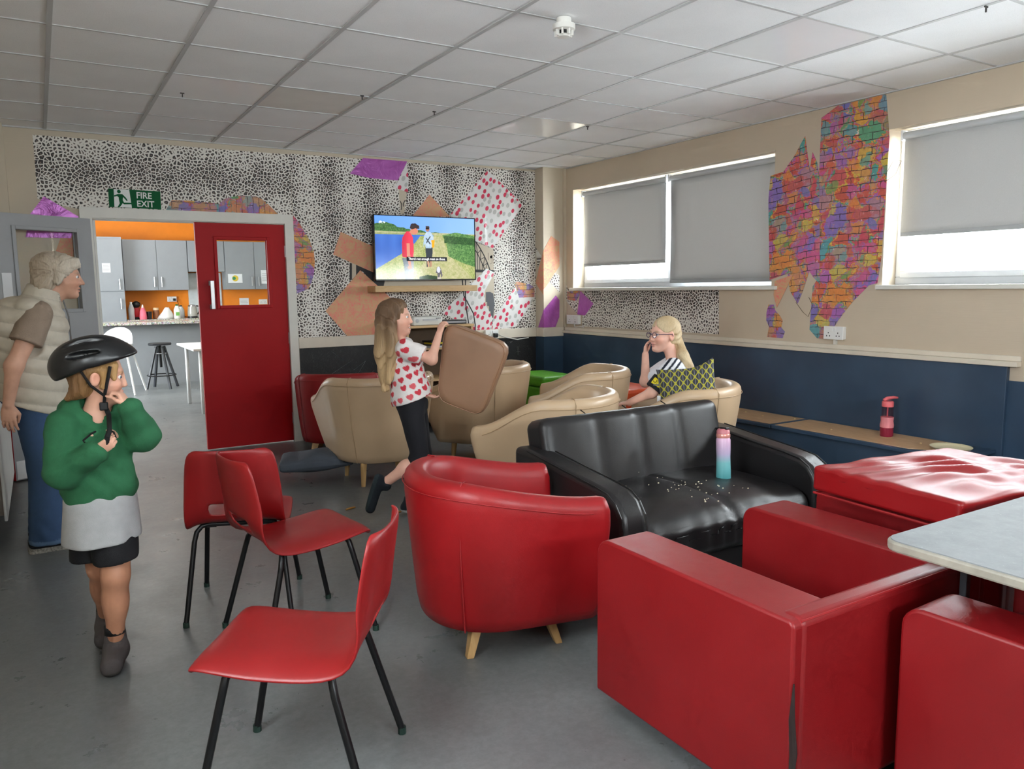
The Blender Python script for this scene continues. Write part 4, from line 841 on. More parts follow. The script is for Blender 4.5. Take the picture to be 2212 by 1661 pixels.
# ---- grid surface helper: soft upholstered block with wrinkles
def soft_block(name, lo, hi, mat, parent=None, n=(24, 24, 6), puff=.02, wr=0.0, ws=9., seed=0, rad=.03, R=None, o=None, creases=None):
    bm = bmesh.new(); bmesh.ops.create_cube(bm, size=2.0)
    bmesh.ops.subdivide_edges(bm, edges=bm.edges[:], cuts=max(n)-1, use_grid_fill=True)
    c = (np.array(lo)+hi)/2; h_ = (np.array(hi)-lo)/2; V = np.array([v.co[:] for v in bm.verts]); rs = np.random.RandomState(seed)
    # round the box
    inner = np.maximum(h_-rad, 1e-4); p = V*h_; q = np.clip(p, -inner, inner); d = p-q; L_ = np.linalg.norm(d, axis=1); s_ = np.where(L_ > 0, rad/np.maximum(L_, 1e-9), 0)
    on = L_ > 1e-9; p[on] = q[on]+d[on]*np.minimum(1, s_[on])[:, None]
    u = V
    bul = (1-u[:, 0]**2)*(1-u[:, 1]**2)*puff; p[:, 2] += np.sign(u[:, 2])*np.where(np.abs(u[:, 2]) > .98, bul, bul*np.abs(u[:, 2]))
    if wr:
        f = np.zeros(len(p))
        for k in range(10):
            a = rs.rand()*math.pi*2; fr_ = ws*(.5+rs.rand()*1.4); f += np.sin((p[:, 0]*math.cos(a)+p[:, 1]*math.sin(a))*fr_+rs.rand()*6.28+2*np.sin(p[:, 0]*3+p[:, 1]*4))
        p[:, 2] += np.where(u[:, 2] > .2, f*wr/3.3*(1-np.abs(u[:, 0])**6)*(1-np.abs(u[:, 1])**6), 0)
    if creases is not None: p = creases(p, u)
    p = p+c
    if R is not None: oo = np.array(o) if o is not None else c; p = (p-oo) @ np.asarray(R).T+oo
    F = [[v.index for v in f.verts] for f in bm.faces]; bm.free()
    return mk(name, p, F, mat, parent, smooth=True)
# ---- cube armchairs
def cube_arm_chair(name, label, loc, face, w=.85, L=.77, h=.575, zb=.055, arm=.185, back=.07, cushion=False, group='red cube armchairs'):
    o = thing(name, label, 'armchair', (*loc, 0), math.radians(face)-math.pi/2, group); hw_, hl = w/2, L/2
    for s_ in (-1, 1):
        x0, x1 = sorted((s_*hw_, s_*(hw_-arm))); r = .055
        prof = [(-hl, zb), (-hl, h-.012), (-hl+.012, h), (hl-r, h)]+[(hl-r+r*math.sin(math.radians(q)), h-r+r*math.cos(math.radians(q))) for q in (18, 36, 54, 72, 90)]+[(hl, zb)]
        MB().prism(prof, 'x', x0, x1).build('arm', MLRD, o, bevel=.016, seg=4, smooth=True, angle=35)
    MB().box((-hw_+.02, -hl-.004, zb), (hw_-.02, -hl+back, h+.004)).build('backrest', MLRD, o, bevel=.022, seg=4, smooth=True, angle=50)
    MB().box((-hw_+arm-.02, -hl+.05, zb+.03), (hw_-arm+.02, hl-.03, .23)).build('seat_base', MLRD, o, bevel=.02)
    if cushion: soft_block('seat_cushion', (-hw_+arm, -hl+back, .23), (hw_-arm, hl, .40), MLRD, o, (14, 14, 6), .02, rad=.04)
    for sx in (-1, 1):
        for q in (hw_-.009, hw_-arm+.009):
            pts = [(sx*q, -hl+.01, h-.006), (sx*q, hl-.055, h-.006)]+[(sx*q, hl-.061+.055*math.sin(math.radians(d_)), h-.061+.055*math.cos(math.radians(d_))) for d_ in (30, 60, 90)]+[(sx*q, hl-.006, zb+.03)]
            MB().tube(pts, .004, 6).build('piping', MSEAM, o)
    MB().tube([(-hw_+.03, -hl+.004, h-.005), (hw_-.03, -hl+.004, h-.005)], .004, 6).build('piping', MSEAM, o)
    for sx in (-1, 1):
        for sy in (-1, 1): MB().lathe([(.022, 0), (.026, zb+.02)], (sx*(hw_-.16), sy*(hl-.16), 0), 12).build('foot', MBLACK, o)
    return o
ac = cube_arm_chair('cube_armchair', 'red cube armchair in the foreground missing its seat cushion', (1.913, 1.54), 90, w=.86)
# torn back corner of the foreground chair
MB().tube([(-.425, -.387, .07), (-.428, -.389, .16), (-.424, -.391, .24), (-.43, -.388, .33), (-.426, -.387, .42)], [.003, .007, .010, .008, .002], 6).build('tear', M('torn_dark_lining', (38, 24, 22), .9), ac)
cube_arm_chair('cube_armchair', 'red cube armchair by the navy bench, partly under the loose cushion', (3.02, 1.60), 90, w=.80, L=.72, cushion=True)
cube_arm_chair('cube_armchair', 'red cube armchair cut off at the lower right, tucked under the table', (2.257, .805), 92, w=.80, L=.64, h=.555, cushion=True)
def cush_cr(p, u):
    rs = np.random.RandomState(3); top = u[:, 2] > .3
    f = np.zeros(len(p))
    for (cx, cy, a, fr_, amp) in ((.1, .0, 1.0, 46, .008), (-.2, .1, 1.35, 54, .006), (.3, -.1, .7, 50, .007), (.0, -.2, 1.7, 60, .005)):
        s_ = (p[:, 0]-cx)*math.cos(a)+(p[:, 1]-cy)*math.sin(a); e_ = np.exp(-(((p[:, 0]-cx)**2+(p[:, 1]-cy)**2)/.07)); f += amp*e_*np.sin(s_*fr_+2.5*np.sin(p[:, 0]*5+p[:, 1]*7))
    p[:, 2] += np.where(top, f, 0); return p
o = soft_block('seat_cushion', (-.40, -.29, 0), (.40, .29, .092), MLR, None, (60, 60, 10), .016, .004, 14, 4, .014, creases=cush_cr); o.location = (2.83, 1.535, .581); o.rotation_euler = (0, math.radians(1), math.radians(-4)); tag(o, 'loose wrinkled red seat cushion lying across two cube armchairs', 'cushion')
for z_ in (.006, .088): MB().tube([(a_*.394, b_*.284, z_-.0) for a_, b_ in ((-1, -1), (1, -1), (1, 1), (-1, 1), (-1, -1))], .005, 6).build('piping', MSEAM, o, center=False)
# ---- table, right foreground
def m_top():
    t = NT('worn_grey_laminate'); n = t.noise(9, 8, .75); n2 = t.noise(60, 4, .8)
    c = t.ramp(n.outputs[0], [(.3, hexc(126, 130, 133)), (.7, hexc(148, 151, 153))]); t.set(Base_Color=t.mix(t.ramp(n2.outputs[0], [(.62, (0, 0, 0)), (.7, (.5, .5, .5))]), c, hexc(186, 186, 184)), Roughness=.6, Specular_IOR_Level=.3)
    return t.m
tb = thing('folding_table', 'grey topped table with pale edge at the right of the picture', 'table', (2.62, .52, 0))
def rrect(x0, y0, x1, y1, r, n=6):
    out = []
    for cx, cy, a0 in ((x1-r, y1-r, 0), (x0+r, y1-r, 90), (x0+r, y0+r, 180), (x1-r, y0+r, 270)):
        for k in range(n+1): a = math.radians(a0+90*k/n); out.append((cx+r*math.cos(a), cy+r*math.sin(a)))
    return out
TT = .70; MB().prism(rrect(-.735, -.68, .735, .685, .05), 'z', TT-.03, TT-.003).build('table_edge', M('worn_pale_edge', (158, 153, 141), .5, var=.15, vs=20), tb, bevel=.006)
MB().prism(rrect(-.728, -.673, .728, .678, .045), 'z', TT-.003, TT).build('table_top', m_top(), tb)
MTL = M('dark_table_frame', (52, 52, 56), .4)
for sx in (-1, 1):
    for sy in (-1, 1): MB().box((sx*.425-.012, sy*.617-.010, 0), (sx*.425+.012, sy*.617+.010, TT-.03)).build('leg', MTL, tb, bevel=.003)
MB().box((-.43, -.627, TT-.06), (.43, -.607, TT-.03)).box((-.43, .607, TT-.06), (.43, .627, TT-.03)).box((-.435, -.607, TT-.06), (-.415, .607, TT-.03)).box((.415, -.607, TT-.06), (.435, .607, TT-.03)).build('under_frame', MTL, tb)
# ---- black two-seat sofa, looks to -y
so = thing('black_sofa', 'black faux leather two-seat sofa with crumbs on its seat', 'sofa', (2.585, 2.74, 0), math.pi)
SW, SL = 1.32, .86
def sofa_arm(s):
    rings = []; a0, a1 = SW/2-.13, SW/2
    for k in range(15):
        t_ = k/14; y = -.36+.76*t_; z = lerp(.60, .535, t_) if t_ < .86 else .535
        rings.append((y, z))
    # arm outline in side view: slopes forward then rolls down at the front
    out = [(-.42, .06), (-.42, .61), (-.30, .61), (0, .575), (.22, .552), (.31, .538), (.37, .505), (.405, .455), (.415, .40), (.412, .06)]
    x0, x1 = (a0, a1) if s > 0 else (-a1, -a0); return MB().prism(out, 'x', x0, x1)
for s in (-1, 1): sofa_arm(s).build('arm', MLB, so, bevel=.028, seg=4, smooth=True, angle=60)
for s in (-1, 1):
    for q in (SW/2-.128, SW/2-.002): MB().tube([(s*q, y, z) for (y, z) in ((-.30, .606), (0, .571), (.22, .548), (.31, .533), (.365, .500), (.40, .452), (.411, .40), (.411, .1))], .0035, 5).build('arm_piping', MSEAMB, so)
def seat_cr(p, u):
    f = .006*np.sin(p[:, 0]*60+3*np.sin(p[:, 0]*9))*np.exp(-((u[:, 1]-1.0)/.35)**2)*np.clip(1.2-np.abs(u[:, 2]), 0, 1); p[:, 1] += f; p[:, 2] -= .02*np.exp(-((p[:, 0])/.018)**2)*(u[:, 2] > .3)*.6
    p[:, 2] -= np.where(u[:, 2] > .2, .035*np.clip(u[:, 1]-.55, 0, 1)**2/.2, 0); return p
soft_block('seat_cushion', (-SW/2+.135, -.30, .20), (SW/2-.135, .40, .405), MLB, so, (44, 44, 10), .03, .004, 16, 8, .05, creases=seat_cr)
MB().box((-SW/2+.13, -.38, .06), (SW/2-.13, .36, .22)).build('frame', MLB, so, bevel=.015)
def back_cr(p, u):
    for sx in (-.27, .0, .27): p[:, 1] -= .009*np.exp(-((p[:, 0]-sx)/.012)**2)*(u[:, 1] > .3)
    p[:, 1] += .006*np.abs(np.sin(p[:, 0]*math.pi/.27))*(u[:, 1] > .3); return p
bk = soft_block('back_cushion', (-SW/2+.075, -.09, -.22), (SW/2-.075, .09, .22), MLB, so, (40, 40, 10), .0, .0, 9, 2, .05, creases=back_cr)
bk.rotation_euler = (math.radians(14), 0, 0); bk.location = (0, -.315, .525)
for sx in (-.27, 0, .27): MB().tube([(sx, -.245, .40), (sx, -.247, .44), (sx, -.272, .54), (sx, -.312, .69), (sx, -.34, .735), (sx, -.40, .755)], .003, 5).build('seam', MSEAMB, so)
for sx in (-1, 1):
    for sy in (-1, 1): MB().lathe([(.02, 0), (.024, .065)], (sx*(SW/2-.07), sy*.34, 0), 10).build('foot', MBLACK, so)
# ---- red polypropylene stacking chairs
MPL = m_leather('red_polypropylene', (138, 20, 22), .42, .06, .06)
def plastic_chair(label, loc, face, sc=1.0, name='stacking_chair'):
    o = thing(name, label, 'chair', (*loc, 0), math.radians(face)-math.pi/2, 'red plastic stacking chairs'); o.scale = (sc,)*3
    prof = [(.224, .392, .335), (.224, .420, .39), (.205, .434, .405), (.15, .436, .415), (.07, .430, .42), (-.02, .424, .42), (-.10, .422, .42), (-.16, .430, .415), (-.20, .450, .41), (-.222, .485, .405), (-.234, .525, .40), (-.238, .565, .395), (-.246, .62, .385), (-.255, .675, .372), (-.263, .720, .355), (-.267, .745, .33), (-.267, .757, .27)]
    nu = 21; V = []; F = []
    for k, (y, z, w) in enumerate(prof):
        nxt = prof[min(k+1, len(prof)-1)]; prv = prof[max(k-1, 0)]; ty, tz = nxt[0]-prv[0], nxt[1]-prv[1]; l_ = math.hypot(ty, tz); ny, nz_ = tz/l_, -ty/l_   # normal towards sitter
        ny, nz_ = -ny*-1, -nz_*-1
        for j in range(nu):
            u = -1+2*j/(nu-1); e_ = abs(u)**5; seat = 1-smooth01((k-7)/4)
            lift = e_*(.018*(1-seat)) - e_*.034*seat*min(1, k/4) + (1-u*u)*(-.006*seat)-(1-u*u)*.016*(1-seat)
            V.append((u*w/2, y+ny*lift*(1 if seat < .5 else .3), z+(nz_*lift if seat < .5 else lift)))
    for k in range(len(prof)-1):
        for j in range(nu-1):
            if k in (9,) and 5 <= j <= 14: continue        # hand slot
            a = k*nu+j; F.append((a, a+1, a+nu+1, a+nu))
    mk('shell', V, F, MPL, o, smooth=True, solid=.010, sub=1)
    MTB = M('black_steel_tube', (26, 26, 28), .35, .4, var=.1)
    for sy, fy, ty in ((1, .215, .12), (-1, -.245, -.13)):
        for sx in (-1, 1):
            top = np.array([sx*.12, ty, .408]); pts = [(0, ty, .405), tuple(top), (sx*.150, ty+(fy-ty)*.05, .402), (sx*.170, ty+(fy-ty)*.14, .38), (sx*.180, ty+(fy-ty)*.22, .34), (sx*.215, fy, .012)]
            MB().tube(pts, .011, 9).build('leg', MTB, o, smooth=True, angle=60); MB().lathe([(.013, 0), (.013, .022)], (sx*.2155, fy, 0), 9).build('ferrule', M('green_black_ferrule', (28, 52, 44), .5), o)
    for sx in (-1, 1): MB().box((sx*.11-.02, -.14, .395), (sx*.11+.02, .13, .416)).build('bracket', MTB, o)
    return o
plastic_chair('red plastic stacking chair in the foreground, seen from its side', (.545, 2.075), 146, 1.0)
plastic_chair('middle red plastic stacking chair facing the red tub chair', (.83, 3.04), 8, 1.0)
plastic_chair('red plastic stacking chair nearest the doorway with its back to the camera', (.70, 3.46), 70, .98)
# ---- soft things
def pillow(name, lo, hi, mat, seed, wr=.01, puff=.06): 
    return soft_block(name, lo, hi, mat, None, (30, 30, 8), puff, wr, 11, seed, .02)
MDEN = M('dark_grey_cotton', (74, 80, 90), .85, var=.15, bump=.4, bs=120)
fc = soft_block('floor_cushion', (-.26, -.19, .0), (.26, .19, .07), MDEN, None, (40, 40, 8), .05, .018, 15, 6, .025); fc.location = (1.67, 5.52, .055); fc.rotation_euler = (0, math.radians(-3), math.radians(-18)); tag(fc, 'dark grey fabric cushion lying on the floor', 'cushion')
# ================================================================ organic surfaces (people, clothes, hair)
def v3(*a): return np.array(a, float)
def unit(a): a = np.asarray(a, float); return a/(np.linalg.norm(a)+1e-12)
def smin(a, b, k):
    if k <= 0: return np.minimum(a, b)
    h_ = np.clip(.5+.5*(b-a)/k, 0, 1); return b+(a-b)*h_-k*h_*(1-h_)
def smax(a, b, k): return -smin(-a, -b, k)
def d_cone(P, a, b, ra, rb):
    a = np.asarray(a, float); ba = np.asarray(b, float)-a; L2 = ba@ba+1e-12; q = P-a
    t = np.clip(q@ba/L2, 0, 1); return np.linalg.norm(q-t[:, None]*ba, axis=1)-(ra+(rb-ra)*t)
def d_ell(P, c, r, R=None):
    q = P-np.asarray(c, float)
    if R is not None: q = q@np.asarray(R)          # columns of R are the ellipsoid's axes
    r = np.asarray(r, float); k0 = np.linalg.norm(q/r, axis=1); k1 = np.linalg.norm(q/(r*r), axis=1)+1e-9
    return k0*(k0-1)/k1
def chain(P, prims, k=.02):
    d = None
    for pr in prims:
        kk = pr[-1] if isinstance(pr[-1], dict) else {}
        if pr[0] == 'c': dd = d_cone(P, pr[1], pr[2], pr[3], pr[4])
        else: dd = d_ell(P, pr[1], pr[2], kk.get('R'))
        q = kk.get('k', k)
        if d is None: d = dd
        elif kk.get('cut'): d = smax(d, -dd, q)
        else: d = smin(d, dd, q)
    return d
def surfnet(f, lo, hi, h):
    lo = np.asarray(lo, float); n = np.ceil((np.asarray(hi, float)-lo)/h).astype(int)+1; bs = 8
    nb = np.ceil(n/bs).astype(int); n = nb*bs
    G = np.ones(n, np.float32)
    bi = np.stack(np.meshgrid(*[np.arange(q) for q in nb], indexing='ij'), -1).reshape(-1, 3)
    cen = lo+(bi*bs+bs/2-.5)*h; dc = f(cen); R_ = bs*h*.87+.02
    G4 = G.reshape(nb[0], bs, nb[1], bs, nb[2], bs)
    for b_ in bi[dc < -R_]: G4[b_[0], :, b_[1], :, b_[2], :] = -1
    act = bi[np.abs(dc) <= R_]; oi = np.stack(np.meshgrid(*[np.arange(bs)]*3, indexing='ij'), -1).reshape(-1, 3)
    for s in range(0, len(act), 400):
        A = act[s:s+400]; pts = lo+((A[:, None]*bs+oi[None])*h).reshape(-1, 3); v = f(pts).reshape(len(A), bs, bs, bs)
        for b_, w in zip(A, v): G4[b_[0], :, b_[1], :, b_[2], :] = w
    S = G < 0; nx, ny, nz = n
    cnt = np.zeros((nx-1, ny-1, nz-1), np.int8)
    for a in (0, 1):
        for b in (0, 1):
            for c in (0, 1): cnt += S[a:nx-1+a, b:ny-1+b, c:nz-1+c]
    cells = np.argwhere((cnt > 0) & (cnt < 8)); idm = -np.ones((nx-1, ny-1, nz-1), np.int64); idm[tuple(cells.T)] = np.arange(len(cells))
    acc = np.zeros((len(cells), 3)); w = np.zeros(len(cells)); cor = [(a, b, c) for a in (0, 1) for b in (0, 1) for c in (0, 1)]
    for c0 in cor:
        for ax in range(3):
            if c0[ax]: continue
            c1 = list(c0); c1[ax] = 1
            g0 = G[tuple((cells+c0).T)]; g1 = G[tuple((cells+c1).T)]; m = (g0 < 0) != (g1 < 0); t = np.where(m, g0/(g0-g1+1e-20), 0)
            pos = np.array(c0, float)[None]+np.eye(3)[ax][None]*t[:, None]; acc[m] += pos[m]; w[m] += 1
    V = lo+(cells+acc/np.maximum(w, 1)[:, None])*h; Q = []
    for ax in range(3):
        u, v_ = (ax+1) % 3, (ax+2) % 3; s0 = [slice(None)]*3; s1 = [slice(None)]*3; s0[ax] = slice(0, n[ax]-1); s1[ax] = slice(1, n[ax])
        E_ = np.argwhere(S[tuple(s0)] != S[tuple(s1)]); E_ = E_[(E_[:, u] > 0) & (E_[:, v_] > 0) & (E_[:, u] < n[u]-1) & (E_[:, v_] < n[v_]-1)]
        eu = np.eye(3, dtype=int)[u]; ev = np.eye(3, dtype=int)[v_]
        q = np.stack([idm[tuple((E_-eu-ev).T)], idm[tuple((E_-ev).T)], idm[tuple(E_.T)], idm[tuple((E_-eu).T)]], 1)
        fl = S[tuple(E_.T)]; q[~fl] = q[~fl][:, ::-1]; Q.append(q)
    Q = np.concatenate(Q); Q = Q[(Q >= 0).all(1)]; return V, Q
def mkfast(name, V, Q, mat, parent, col=None):
    me = bpy.data.meshes.new(name); me.vertices.add(len(V)); me.vertices.foreach_set('co', V.astype(np.float32).ravel())
    me.loops.add(Q.size); me.loops.foreach_set('vertex_index', Q.astype(np.int32).ravel()); me.polygons.add(len(Q))
    me.polygons.foreach_set('loop_start', np.arange(0, Q.size, 4, dtype=np.int32)); me.polygons.foreach_set('loop_total', np.full(len(Q), 4, np.int32))
    me.polygons.foreach_set('use_smooth', np.ones(len(Q), bool)); me.materials.append(mat); me.update(calc_edges=True); me.validate()
    if col is not None:
        ca = me.color_attributes.new('paint', 'FLOAT_COLOR', 'POINT'); a = np.ones((len(V), 4)); a[:, :3] = col; ca.data.foreach_set('color', a.ravel())
    o = bpy.data.objects.new(name, me); COL.objects.link(o); o.parent = parent; return o
def relax(V, Q, it=2):
    for _ in range(it):
        s = np.zeros_like(V); c = np.zeros(len(V))
        for a, b in ((0, 1), (1, 2), (2, 3), (3, 0)):
            np.add.at(s, Q[:, a], V[Q[:, b]]); np.add.at(c, Q[:, a], 1); np.add.at(s, Q[:, b], V[Q[:, a]]); np.add.at(c, Q[:, b], 1)
        V = V*.5+.5*s/np.maximum(c, 1)[:, None]
    return V
def organic(name, f, lo, hi, h, mat, parent, paint=None, it=1):
    V, Q = surfnet(f, lo, hi, h); V = relax(V, Q, it); return mkfast(name, V, Q, mat, parent, paint(V) if paint else None)
def m_paint(name, rough=.6, sss=0, bump=0, bs=90, stretch=None, spec=.4):
    t = NT(name); a = t.n('Attribute', attribute_name='paint'); n = t.noise(30, 3) if stretch is None else t.noise(1, 4, .6, t.mapping(stretch))
    t.set(Base_Color=t.mix(.35 if stretch else .18, a.outputs['Color'], t.ramp(n.outputs[0], [(.3, (.66, .66, .66)), (.7, (1.25, 1.25, 1.25))]), 'MULTIPLY'), Roughness=rough, Specular_IOR_Level=spec)
    if sss: t.set(Subsurface_Weight=sss, Subsurface_Radius=(.012, .004, .002)); t.b.inputs['Subsurface Scale'].default_value = 1.0
    if bump: t.bump((t.noise(bs, 3) if stretch is None else n).outputs[0], bump, .004)
    return t.m
MSKIN = m_paint('skin', .5, .0, .05, 260); MCLOTH = m_paint('cloth_paint', .85, 0, .35, 420); MHAIR = m_paint('hair_paint', .48, 0, .9, 1, (170, 170, 9)); MPUFF = m_paint('quilted_nylon', .55, 0, .1, 300)
MEYE = M('eye_white', (236, 232, 228), .15, var=0); MIRIS = M('eye_iris', (70, 86, 104), .1, var=0); MPUP = M('eye_pupil', (12, 12, 14), .05, var=0)
def frame(fwd, up=(0, 0, 1)):
    x = unit(fwd); z = np.asarray(up, float); y = unit(np.cross(z, x)); z = np.cross(x, y); return np.stack([x, y, z], 1)   # columns: forward, left, up
class Head:
    def __init__(s, c, fwd, up=(0, 0, 1), sc=1.0, smile=0, nose=.55): s.nose = nose; s.c = np.asarray(c, float); s.R = frame(fwd, up); s.s = sc; s.smile = smile
    def w(s, *p): return s.c+s.R@(np.array(p)*s.s)
    def inv(s, V): return ((V-s.c)@s.R)/s.s
    def f(s, P):
        q = s.inv(P); E = lambda c, r, k, cut=False: ('e', c, r, {'k': k, 'cut': cut}); K = lambda a, b, ra, rb, k: ('c', a, b, ra, rb, {'k': k}); op = s.smile
        pr = [E((-.012, 0, .036), (.094, .076, .084), .02), E((.028, 0, -.028), (.062, .058, .082), .03), K((.03, -.045, -.03), (.052, -.012, -.088), .018, .016, .03), K((.03, .045, -.03), (.052, .012, -.088), .018, .016, .03), E((.072, 0, -.092), (.016, .02, .016), .02),
              E((.058, .034, -.026), (.03, .028, .026), .02), E((.058, -.034, -.026), (.03, .028, .026), .02), K((.076, -.034, .024), (.076, .034, .024), .012, .012, .018), K((.089, 0, .010), (.089+.021*s.nose, 0, -.028), .0075, .0098, .012), E((.095, .010, -.031), (.010, .008, .008), .006), E((.095, -.010, -.031), (.010, .008, .008), .006),
              E((.094, .033, .006), (.013, .017, .012), .010, True), E((.094, -.033, .006), (.013, .017, .012), .010, True),
              E((.086, 0, -.056), (.012, .024, .0065), .005), E((.084, 0, -.069-.006*op), (.012, .020, .0065), .005)]
        pr.append(E((.098, 0, -.0625-.003*op), (.016, .020+.004*op, .0018+.004*op), .003, True))
        for y in (1, -1):
            pr += [E((-.006, .076*y, -.004), (.019, .009, .032), .006), E((.0, .084*y, -.002), (.010, .006, .018), .004, True)]
        return chain(q, pr, .02)*s.s
    def paint(s, V, base, col, brow=None, lip=(.62, .22, .2), blush=.5):
        q = s.inv(V); near = np.linalg.norm(q, axis=1) < .2; b = np.array(base)
        def spot(c, r, tint, a):
            w = np.exp(-(((q-np.array(c))/np.array(r))**2).sum(1))*a*near; col[:] = col*(1-w[:, None])+np.array(tint)*w[:, None]
        red = b*np.array([1.03, .72, .66])
        for y in (1, -1):
            spot((.07, .04*y, -.03), (.03, .024, .024), red, blush); spot((0, .084*y, 0), (.02, .014, .03), red, .5); spot((.088, .033*y, .006), (.02, .019, .012), b*.8, .4)
            if brow is not None:
                for t in np.linspace(-1, 1, 5): spot((.086-.004*abs(t), y*(.034+.016*t), .027-.004*t*t), (.012, .006, .0045), brow, .75)
        spot((.112, 0, -.03), (.012, .012, .012), red, .35); spot((.095, 0, -.056), (.014, .021, .006), lip, .85); spot((.093, 0, -.070), (.014, .018, .006), lip, .85); spot((.085, 0, -.0625), (.012, .02, .003), (.10, .03, .03), .8)
        return col
    def eyes(s, parent, look=(1, 0, 0)):
        for y in (1, -1):
            c = s.w(.0735, .033*y, .006); e = MB().ball(c, .0122*s.s, 14, 10).build('eye', MEYE, parent, smooth=True)
            d = unit(s.R@np.array(look)); ci = c+d*.0085*s.s
            for nm, r, off, m in (('iris', .0066, .0, MIRIS), ('pupil', .0034, .0034, MPUP)):
                o = MB().ball(ci+d*off*s.s, r*s.s, 10, 6).build(nm, m, e, smooth=True); o.location = np.array(o.location)-np.array(e.location)
        return s
    def teeth(s, parent):
        o = MB().ball(s.w(.086, 0, -.0635), np.array((.005, .014, .004))*s.s, 12, 6, R=s.R).build('teeth', MEYE, parent, smooth=True); return o
def hand_f(w, fwd, palm, side, sc=1.0, curl=.5, spread=.10, thumbin=.6, curls=None):
    """returns sdf of a hand: wrist point, direction to the knuckles, palm direction (fingers close to it), side: +1 when the thumb is at fwd x palm"""
    w = np.asarray(w, float); f = unit(fwd); n = unit(np.asarray(palm, float)-f*(np.asarray(palm, float)@f)); l = np.cross(f, n)*side
    fingers = []
    pal = [('e', w+f*.045*sc, np.array((.05, .015, .038))*sc, {'R': np.stack([f, n, l], 1)})]
    for i, (off, L, r) in enumerate(((.028, .074, .0088), (.0095, .083, .0092), (-.0095, .077, .0088), (-.027, .060, .0078))):
        k = w+f*(.088-.004*abs(i-1.2))*sc+l*off*sc; pal.append(('c', w+f*.02*sc+l*off*.6*sc, k, .013*sc, .0105*sc, {'k': .008*sc}))
        a = (curls[i] if curls else curl)*1.45; d = unit(f+l*(1.4-i)*spread*.6); p = k; seg = []
        for j, fr_ in enumerate((.46, .31, .23)):
            ang = a*(.75 if j == 0 else 1.0); nn = unit(n-d*(n@d)); d = unit(d*math.cos(ang)+nn*math.sin(ang)); q = p+d*L*fr_*sc; seg.append(('c', p, q, r*sc*(1-.08*j), r*sc*(.94-.08*j), {'k': .002})); p = q
        fingers.append(seg)
    b = w+f*.028*sc+l*.026*sc+n*.006*sc; d1 = unit(f*.72+l*.75*(1-thumbin*.6)+n*.45*thumbin); m_ = b+d1*.036*sc; d2 = unit(f*.85+l*.2*(1-thumbin)-l*.45*thumbin+n*.5*thumbin); e_ = m_+d2*.028*sc; d3 = unit(d2-l*.2*thumbin+f*.2); t_ = e_+d3*.022*sc
    th = [('c', b, m_, .0135*sc, .0105*sc, {'k': .002}), ('c', m_, e_, .0102*sc, .0092*sc, {'k': .002}), ('c', e_, t_, .0092*sc, .0075*sc, {'k': .002})]
    c0 = w+f*.08*sc; rad = .14*sc
    def F(P):
        out = np.linalg.norm(P-c0, axis=1)-rad*.55; m = np.linalg.norm(P-c0, axis=1) < rad
        if m.any():
            Q = P[m]; d = chain(Q, pal, .006*sc)
            for sg_ in fingers+[th]: d = smin(d, chain(Q, sg_, .002), .0035*sc)
            out[m] = d
        return out
    return F
def body_f(prims, head, hands, k=.03):
    def F(P):
        d = chain(P, prims, k); c = head.c; m = np.linalg.norm(P-c, axis=1) < .24*head.s
        if m.any(): d[m] = smin(d[m], head.f(P[m]), .018)
        for h_ in hands: d = smin(d, h_(P), .008)
        return d
    return F
def noise3(P, s, seed=0):
    rs = np.random.RandomState(seed); out = np.zeros(len(P))
    for _ in range(5): k = rs.randn(3); k = k/np.linalg.norm(k)*s*(.6+rs.rand()); out += np.sin(P@k+rs.rand()*6.28+1.3*np.sin(P@(rs.randn(3)*s*.4)))
    return out/5
def band(V, c, ax, a, b): t = (V-np.array(c))@unit(ax); return (t > a) & (t < b)
SKN = np.array(hexc(226, 178, 156)); SKN2 = np.array(hexc(214, 158, 134))
def LR(x, y): return -math.atan2(x, y)      # people are laid out with local y pointing away from where the picture was taken
def C_(*c): return np.array(hexc(*c))
